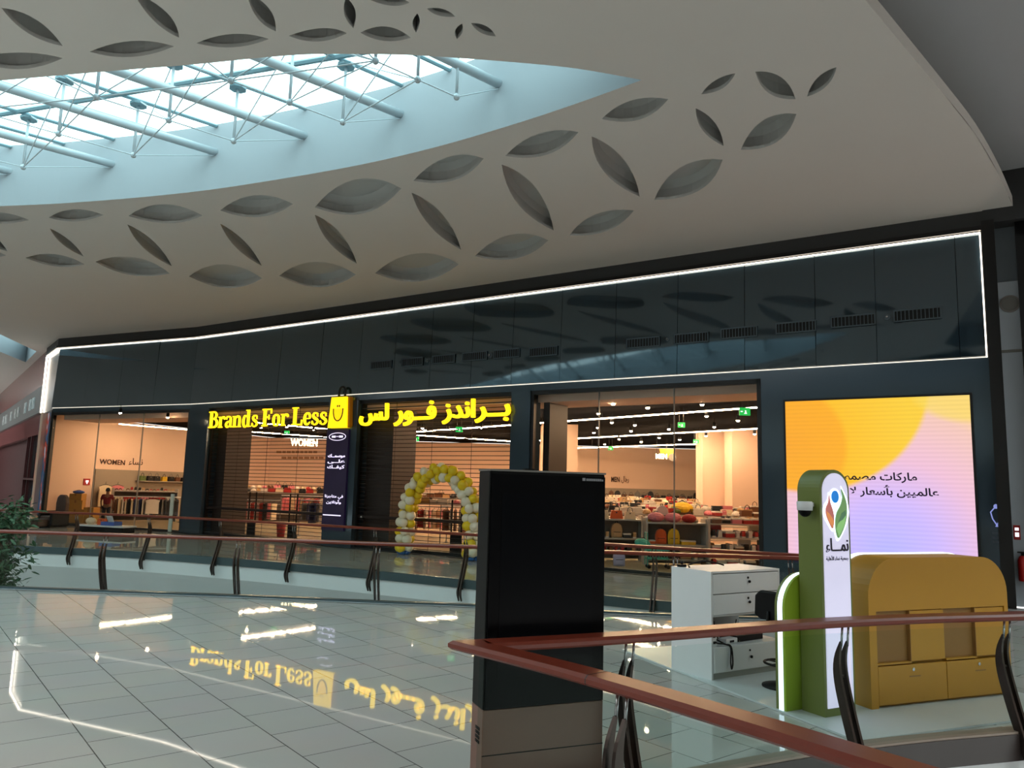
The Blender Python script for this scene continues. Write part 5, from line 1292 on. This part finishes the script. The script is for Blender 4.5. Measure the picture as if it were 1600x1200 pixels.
HT = 1.62
J = {'pel': (0, 0, .86), 'wai': (0, .01, 1.02), 'che': (0, -.01, 1.22), 'nec': (0, .0, 1.38), 'hd0': (0, .02, 1.44), 'hd1': (0, .03, 1.53), 'hd2': (0, .03, 1.60)}
def limb(sx, *pts): return [(k, (p[0] * sx, p[1], p[2]), r) for k, p, r in pts]
body = [[('pel', J['pel'], (.15, .11)), ('wai', J['wai'], (.135, .10)), ('che', J['che'], (.165, .11)), ('nec', J['nec'], (.06, .06)), ('hd0', J['hd0'], (.07, .08)), ('hd1', J['hd1'], (.085, .10)), ('hd2', J['hd2'], (.06, .07))]]
for s, n in ((1, 'a'), (-1, 'b')):
    body.append([('che', J['che'], (.165, .11))] + limb(s, ('sh' + n, (.19, 0, 1.30), (.06, .06)), ('el' + n, (.26, .02 if s > 0 else .10, 1.04), (.042, .042)), ('wr' + n, (.24, .14, .82), (.03, .03)), ('pa' + n, (.235, .17, .76), (.035, .02))))
    for q, (dx, dz) in enumerate(((-.03, -.07), (-.01, -.085), (.01, -.08), (.03, -.065))):
        body.append([('pa' + n, (.235 * s, .17, .76), (.035, .02))] + limb(s, ('f%d' % q + n, (.235 + dx, .185, .76 + dz * .6), (.009, .009)), ('g%d' % q + n, (.235 + dx, .20, .76 + dz), (.008, .008))))
    body.append([('wr' + n, (.24 * s, .14, .82), (.03, .03))] + limb(s, ('t' + n, (.20, .18, .775), (.010, .010)), ('u' + n, (.195, .20, .74), (.009, .009))))
    body.append([('pel', J['pel'], (.15, .11))] + limb(s, ('hi' + n, (.09, 0, .80), (.085, .085)), ('kn' + n, (.10, .01, .45), (.055, .055)), ('an' + n, (.10, -.01, .09), (.038, .038)), ('to' + n, (.11, .13, .04), (.04, .03))))
m_skin = mat('skin_brown', (128, 86, 64), .6, vary=.04)
skin_body('body', body, m_skin, P, 1)
shirt = [[('w0', (0, 0, .84), (.175, .13)), ('w1', (0, 0, 1.02), (.16, .12)), ('c', (0, -.01, 1.22), (.19, .125)), ('n', (0, 0, 1.36), (.085, .075))]]
for s, n in ((1, 'a'), (-1, 'b')): shirt.append([('c', (0, -.01, 1.22), (.19, .125))] + limb(s, ('s' + n, (.195, 0, 1.30), (.075, .075)), ('e' + n, (.25, .02 if s > 0 else .08, 1.10), (.062, .062))))
skin_body('shirt', shirt, mat('dark_red_cloth', (112, 26, 34), .8, vary=.08), P, 1)
tr_ = [[('p', (0, 0, .86), (.165, .125))]]
for s, n in ((1, 'a'), (-1, 'b')): tr_.append([('p', (0, 0, .86), (.165, .125))] + limb(s, ('h' + n, (.09, 0, .76), (.098, .10)), ('k' + n, (.10, .01, .45), (.07, .07)), ('a' + n, (.10, -.01, .12), (.058, .06))))
skin_body('trousers', tr_, mat('dark_blue_cloth', (30, 34, 46), .8, vary=.06), P, 1)
MB().ball((0, .005, 1.575), .098, .112, .10, 14, 8).build('hair', mat('black_hair', (20, 16, 14), .6, vary=.05), P, True)
MB().ball((0, .145, 1.53), .012, .02, .018, 8, 6).build('nose', m_skin, P, True)
for s in (-1, 1): MB().ball((.095 * s, .03, 1.52), .014, .025, .032, 8, 6).build('ear', m_skin, P, True)
for s in (-1, 1): MB().ball((.105 * s, .07, .04), .05, .13, .04, 10, 6).build('shoe', m_ks, P, True)
# brown massage chair and low bench outside the first window
cM = Matrix.Translation(at(86, 33.0)) @ Matrix.Rotation(math.radians(-25), 4, 'Z')
c = thing('padded_chair', 'high-backed brown padded chair behind the tree, before the first window', 'chair', cM)
m_lea = mat('brown_leather', (74, 54, 44), .45, vary=.08)
MB().prism([(-.30, .35), (.30, .35), (.32, 1.0), (.26, 1.25), (.12, 1.36), (-.12, 1.36), (-.26, 1.25), (-.32, 1.0)], .30, .50, 'y').build('backrest', m_lea, c, bevel=.05)
MB().box(-.30, .30, -.35, .35, .28, .48).build('seat', m_lea, c, bevel=.05)
for s in (-1, 1): MB().box(s * .38 - .08, s * .38 + .08, -.35, .45, .05, .68).build('armrest', m_ks, c, bevel=.05)
MB().box(-.28, .28, -.8, -.35, .05, .36).build('footrest', m_lea, c, bevel=.05); MB().box(-.35, .35, -.3, .45, 0, .1).build('base', m_ks, c)
bM = Matrix.Translation(at(126, 30.2)) @ Matrix.Rotation(math.radians(-18), 4, 'Z')
b = thing('low_bench', 'low dark bench with a pale rim standing on the walkway before the first window', 'bench', bM)
MB().box(0, 2.2, 0, .7, .26, .32).build('pale_top', m_white, b, bevel=.01); MB().box(.05, 2.15, .05, .65, .06, .26).build('body', m_ks, b); 
for x in (.1, 2.0): MB().box(x, x + .1, .1, .6, 0, .06).build('foot', m_ks, b)
o = thing('blue_tray', 'blue plastic tray lying on the low bench', 'tray', bM @ Matrix.Translation((1.35, .3, .32))); MB().box(-.32, .32, -.2, .2, 0, .03).build('bottom', cm('blue'), o); MB().box(-.32, .32, -.2, -.18, .03, .14).box(-.32, .32, .18, .2, .03, .14).box(-.32, -.3, -.18, .18, .03, .14).box(.3, .32, -.18, .18, .03, .14).build('rim', cm('blue'), o)
tag(MB(bM @ Matrix.Translation((1.38, .3, .36)) @ Matrix.Rotation(.5, 4, 'X')).box(-.14, .14, -.01, .01, 0, .36).build('paper_sheet', m_white), 'white paper sheet leaning up in the blue tray', 'paper')
put('cushion_bag', 'cream', bM @ Matrix.Translation((.35, .3, .32)), 'cream cushion bag lying at the tree end of the low bench', 'loose bags', 'soft_bag')
put('handbag', 'orange', bM @ Matrix.Translation((.85, .35, .32)), 'orange and black bag standing on the low bench', 'loose bags', 'small_bag')
# pale gate slab at the window edge, black gates behind the shutters
o = thing('gate_panel', 'slim pale upright gate panel at the pillar beside the first window', 'gate', FL @ Matrix.Translation((LL - .42, -.22, 0)))
MB().box(-.09, .09, -.02, .02, .04, 1.55).build('panel', mat('pale_green_panel', (206, 220, 210), .3, vary=.02), o); MB().box(-.12, .12, -.06, .06, 0, .04).build('foot', m_grey, o)
gp = None
for x, lb in ((394, 'black security gate nearer the first window, behind the Latin sign shutter'), (458, 'black security gate nearer the purple pillar sign, behind the shutter'), (632, 'black security gate behind the left foot of the balloon arch'), (714, 'black security gate seen through the balloon arch')):
    M = FAC @ Matrix.Translation((fs(x, 800, 1.0), 1.0, 0))
    if gp is None:
        gp = thing('security_gate', lb, 'gate', M, 'black security gates behind the shutters')
        MB().tube([(-.2, 0, .1), (-.2, 0, 1.72), (.2, 0, 1.72), (.2, 0, .1)], .03, 8).build('loop_frame', m_ks, gp); MB().box(-.22, .22, -.03, .03, .0, .62).build('base_panel', m_ks, gp)
        MB().tube([(-.2, 0, 1.1), (.2, 0, 1.1)], .015, 6).build('cross_bar', m_ks, gp)
    else: copy_thing(gp, M, lb)
# clothes behind the two shutters
for k, (x0, x1, D, h, cols, lb, pl) in enumerate(((362, 440, 34.0, 1.35, ['red', 'cream', 'pink', 'black', 'white', 'cream'], 'clothes rail of pale and red garments behind the Latin sign shutter', 'on the near rail behind the Latin sign'),
        (470, 510, 31.6, 1.45, ['black', 'black', 'grey', 'navy'], 'clothes rail of dark coats beside the purple pillar sign', 'on the dark coat rail'),
        (440, 512, 38.5, 1.5, ['pink', 'red', 'cream', 'tan', 'white'], 'clothes rail of pink and cream garments deeper behind the Latin sign', 'on the deeper rail behind the Latin sign'),
        (618, 700, 30.5, 1.35, ['red', 'pink', 'cream', 'tan', 'white'], 'clothes rail of red and cream garments behind the balloon arch', 'on the rail behind the balloons'),
        (690, 735, 28.0, 1.45, ['black', 'brown', 'grey'], 'clothes rail of dark clothes inside the balloon arch opening', 'on the dark rail behind the balloons'))):
    a, b = at(x0, D), at(x1, D); garment_rail(frame(a, 0), b.x - a.x, h, cols, .17, lb, pl, .8)
for i, (D, zt, x0, x1) in enumerate(((41.5, 1.6, 362, 512), (46, 1.75, 358, 545))):
    xa, xb = wx(x0, D), wx(x1, D); M = frame((xa, D), 0)
    rack(M, xb - xa, (.5, 1.0, zt), ('nearer' if i == 0 else 'farther') + ' grey rack of goods under the glowing WOMEN letters')
    row(M, xb - xa, zt, .15, ['handbag', 'shoe', 'cap', 'folded_stack'], ['white', 'cream', 'red', 'brown', 'black', 'tan', 'pink'], .36, 'on the ' + ('nearer' if i == 0 else 'farther') + ' rack under the WOMEN letters', 'goods under the WOMEN letters')
o = thing('red_bin', 'red plastic bin standing on the shop floor beside a black security gate', 'bin', Matrix.Translation(at(443, 31.0)))
MB().lathe([(.14, 0), (.19, .5), (.17, .5), (.13, .04)], 14).build('tub', cm('red'), o, True); MB().lathe([(.20, .49), (.20, .52), (.17, .52), (.17, .49)], 14).build('rim', cm('red'), o)

# ------------------------------------------------------------------ tree rising through the void
TX = Vector((-11.35, 17.4))
tree = thing('atrium_tree', 'bushy green tree rising through the void beside the far railing', 'tree', Matrix.Translation((TX.x, TX.y, -6.0)))
rt = random.Random(21)
m_bark = mat('bark', (84, 70, 54), .9, vary=.2, scale=12); m_leaf = mat('leaf_green', (58, 92, 62), .5, vary=.25, scale=3); 
MB().tube(smooth_line([(0, 0, 0), (.08, .0, 2), (-.02, .05, 4), (.06, 0, 5.6), (.1, 0, 6.9)], 4), .07, 8).build('trunk', m_bark, tree, True)
lv = MB(); br = MB()
def leafcard(c, d, L, w):
    d = d.normalized(); s = d.cross(Vector((rt.uniform(-1, 1), rt.uniform(-1, 1), 1))).normalized(); u = s.cross(d)
    p = [c, c + d * L * .35 + s * w, c + d * L * .75 + s * w * .7 - u * L * .06, c + d * L - u * L * .16, c + d * L * .75 - s * w * .7 - u * L * .06, c + d * L * .35 - s * w, c + d * L * .5 + u * L * .03]
    lv.add(p, [(0, 1, 6), (1, 2, 6), (2, 3, 6), (3, 4, 6), (4, 5, 6), (5, 0, 6)])
for i in range(70):
    zt = rt.uniform(4.2, 7.35); a = rt.uniform(0, 2 * PI); R = (.72 if zt < 6.6 else .9) * rt.uniform(.5, 1.0) * (1.0 - .45 * max(0, zt - 6.7))
    e = Vector((R * math.cos(a), R * math.sin(a), zt + rt.uniform(-.1, .35))); st = Vector((.03, 0, zt - .35))
    br.tube([st, (st + e) / 2 + Vector((0, 0, .08)), e], [.02, .012, .005], 5)
    for k in range(56):
        t_ = rt.uniform(.3, 1.05); c = st.lerp(e, t_) + Vector((rt.gauss(0, .13), rt.gauss(0, .13), rt.gauss(0, .13)))
        d = Vector((rt.gauss(0, 1), rt.gauss(0, 1), rt.gauss(-.5, .7))) + (e - st).normalized() * .6
        leafcard(c, d, rt.uniform(.13, .24), rt.uniform(.02, .04))
br.build('branches', m_bark, tree, True); lv.build('foliage', m_leaf, tree)['kind'] = 'stuff'
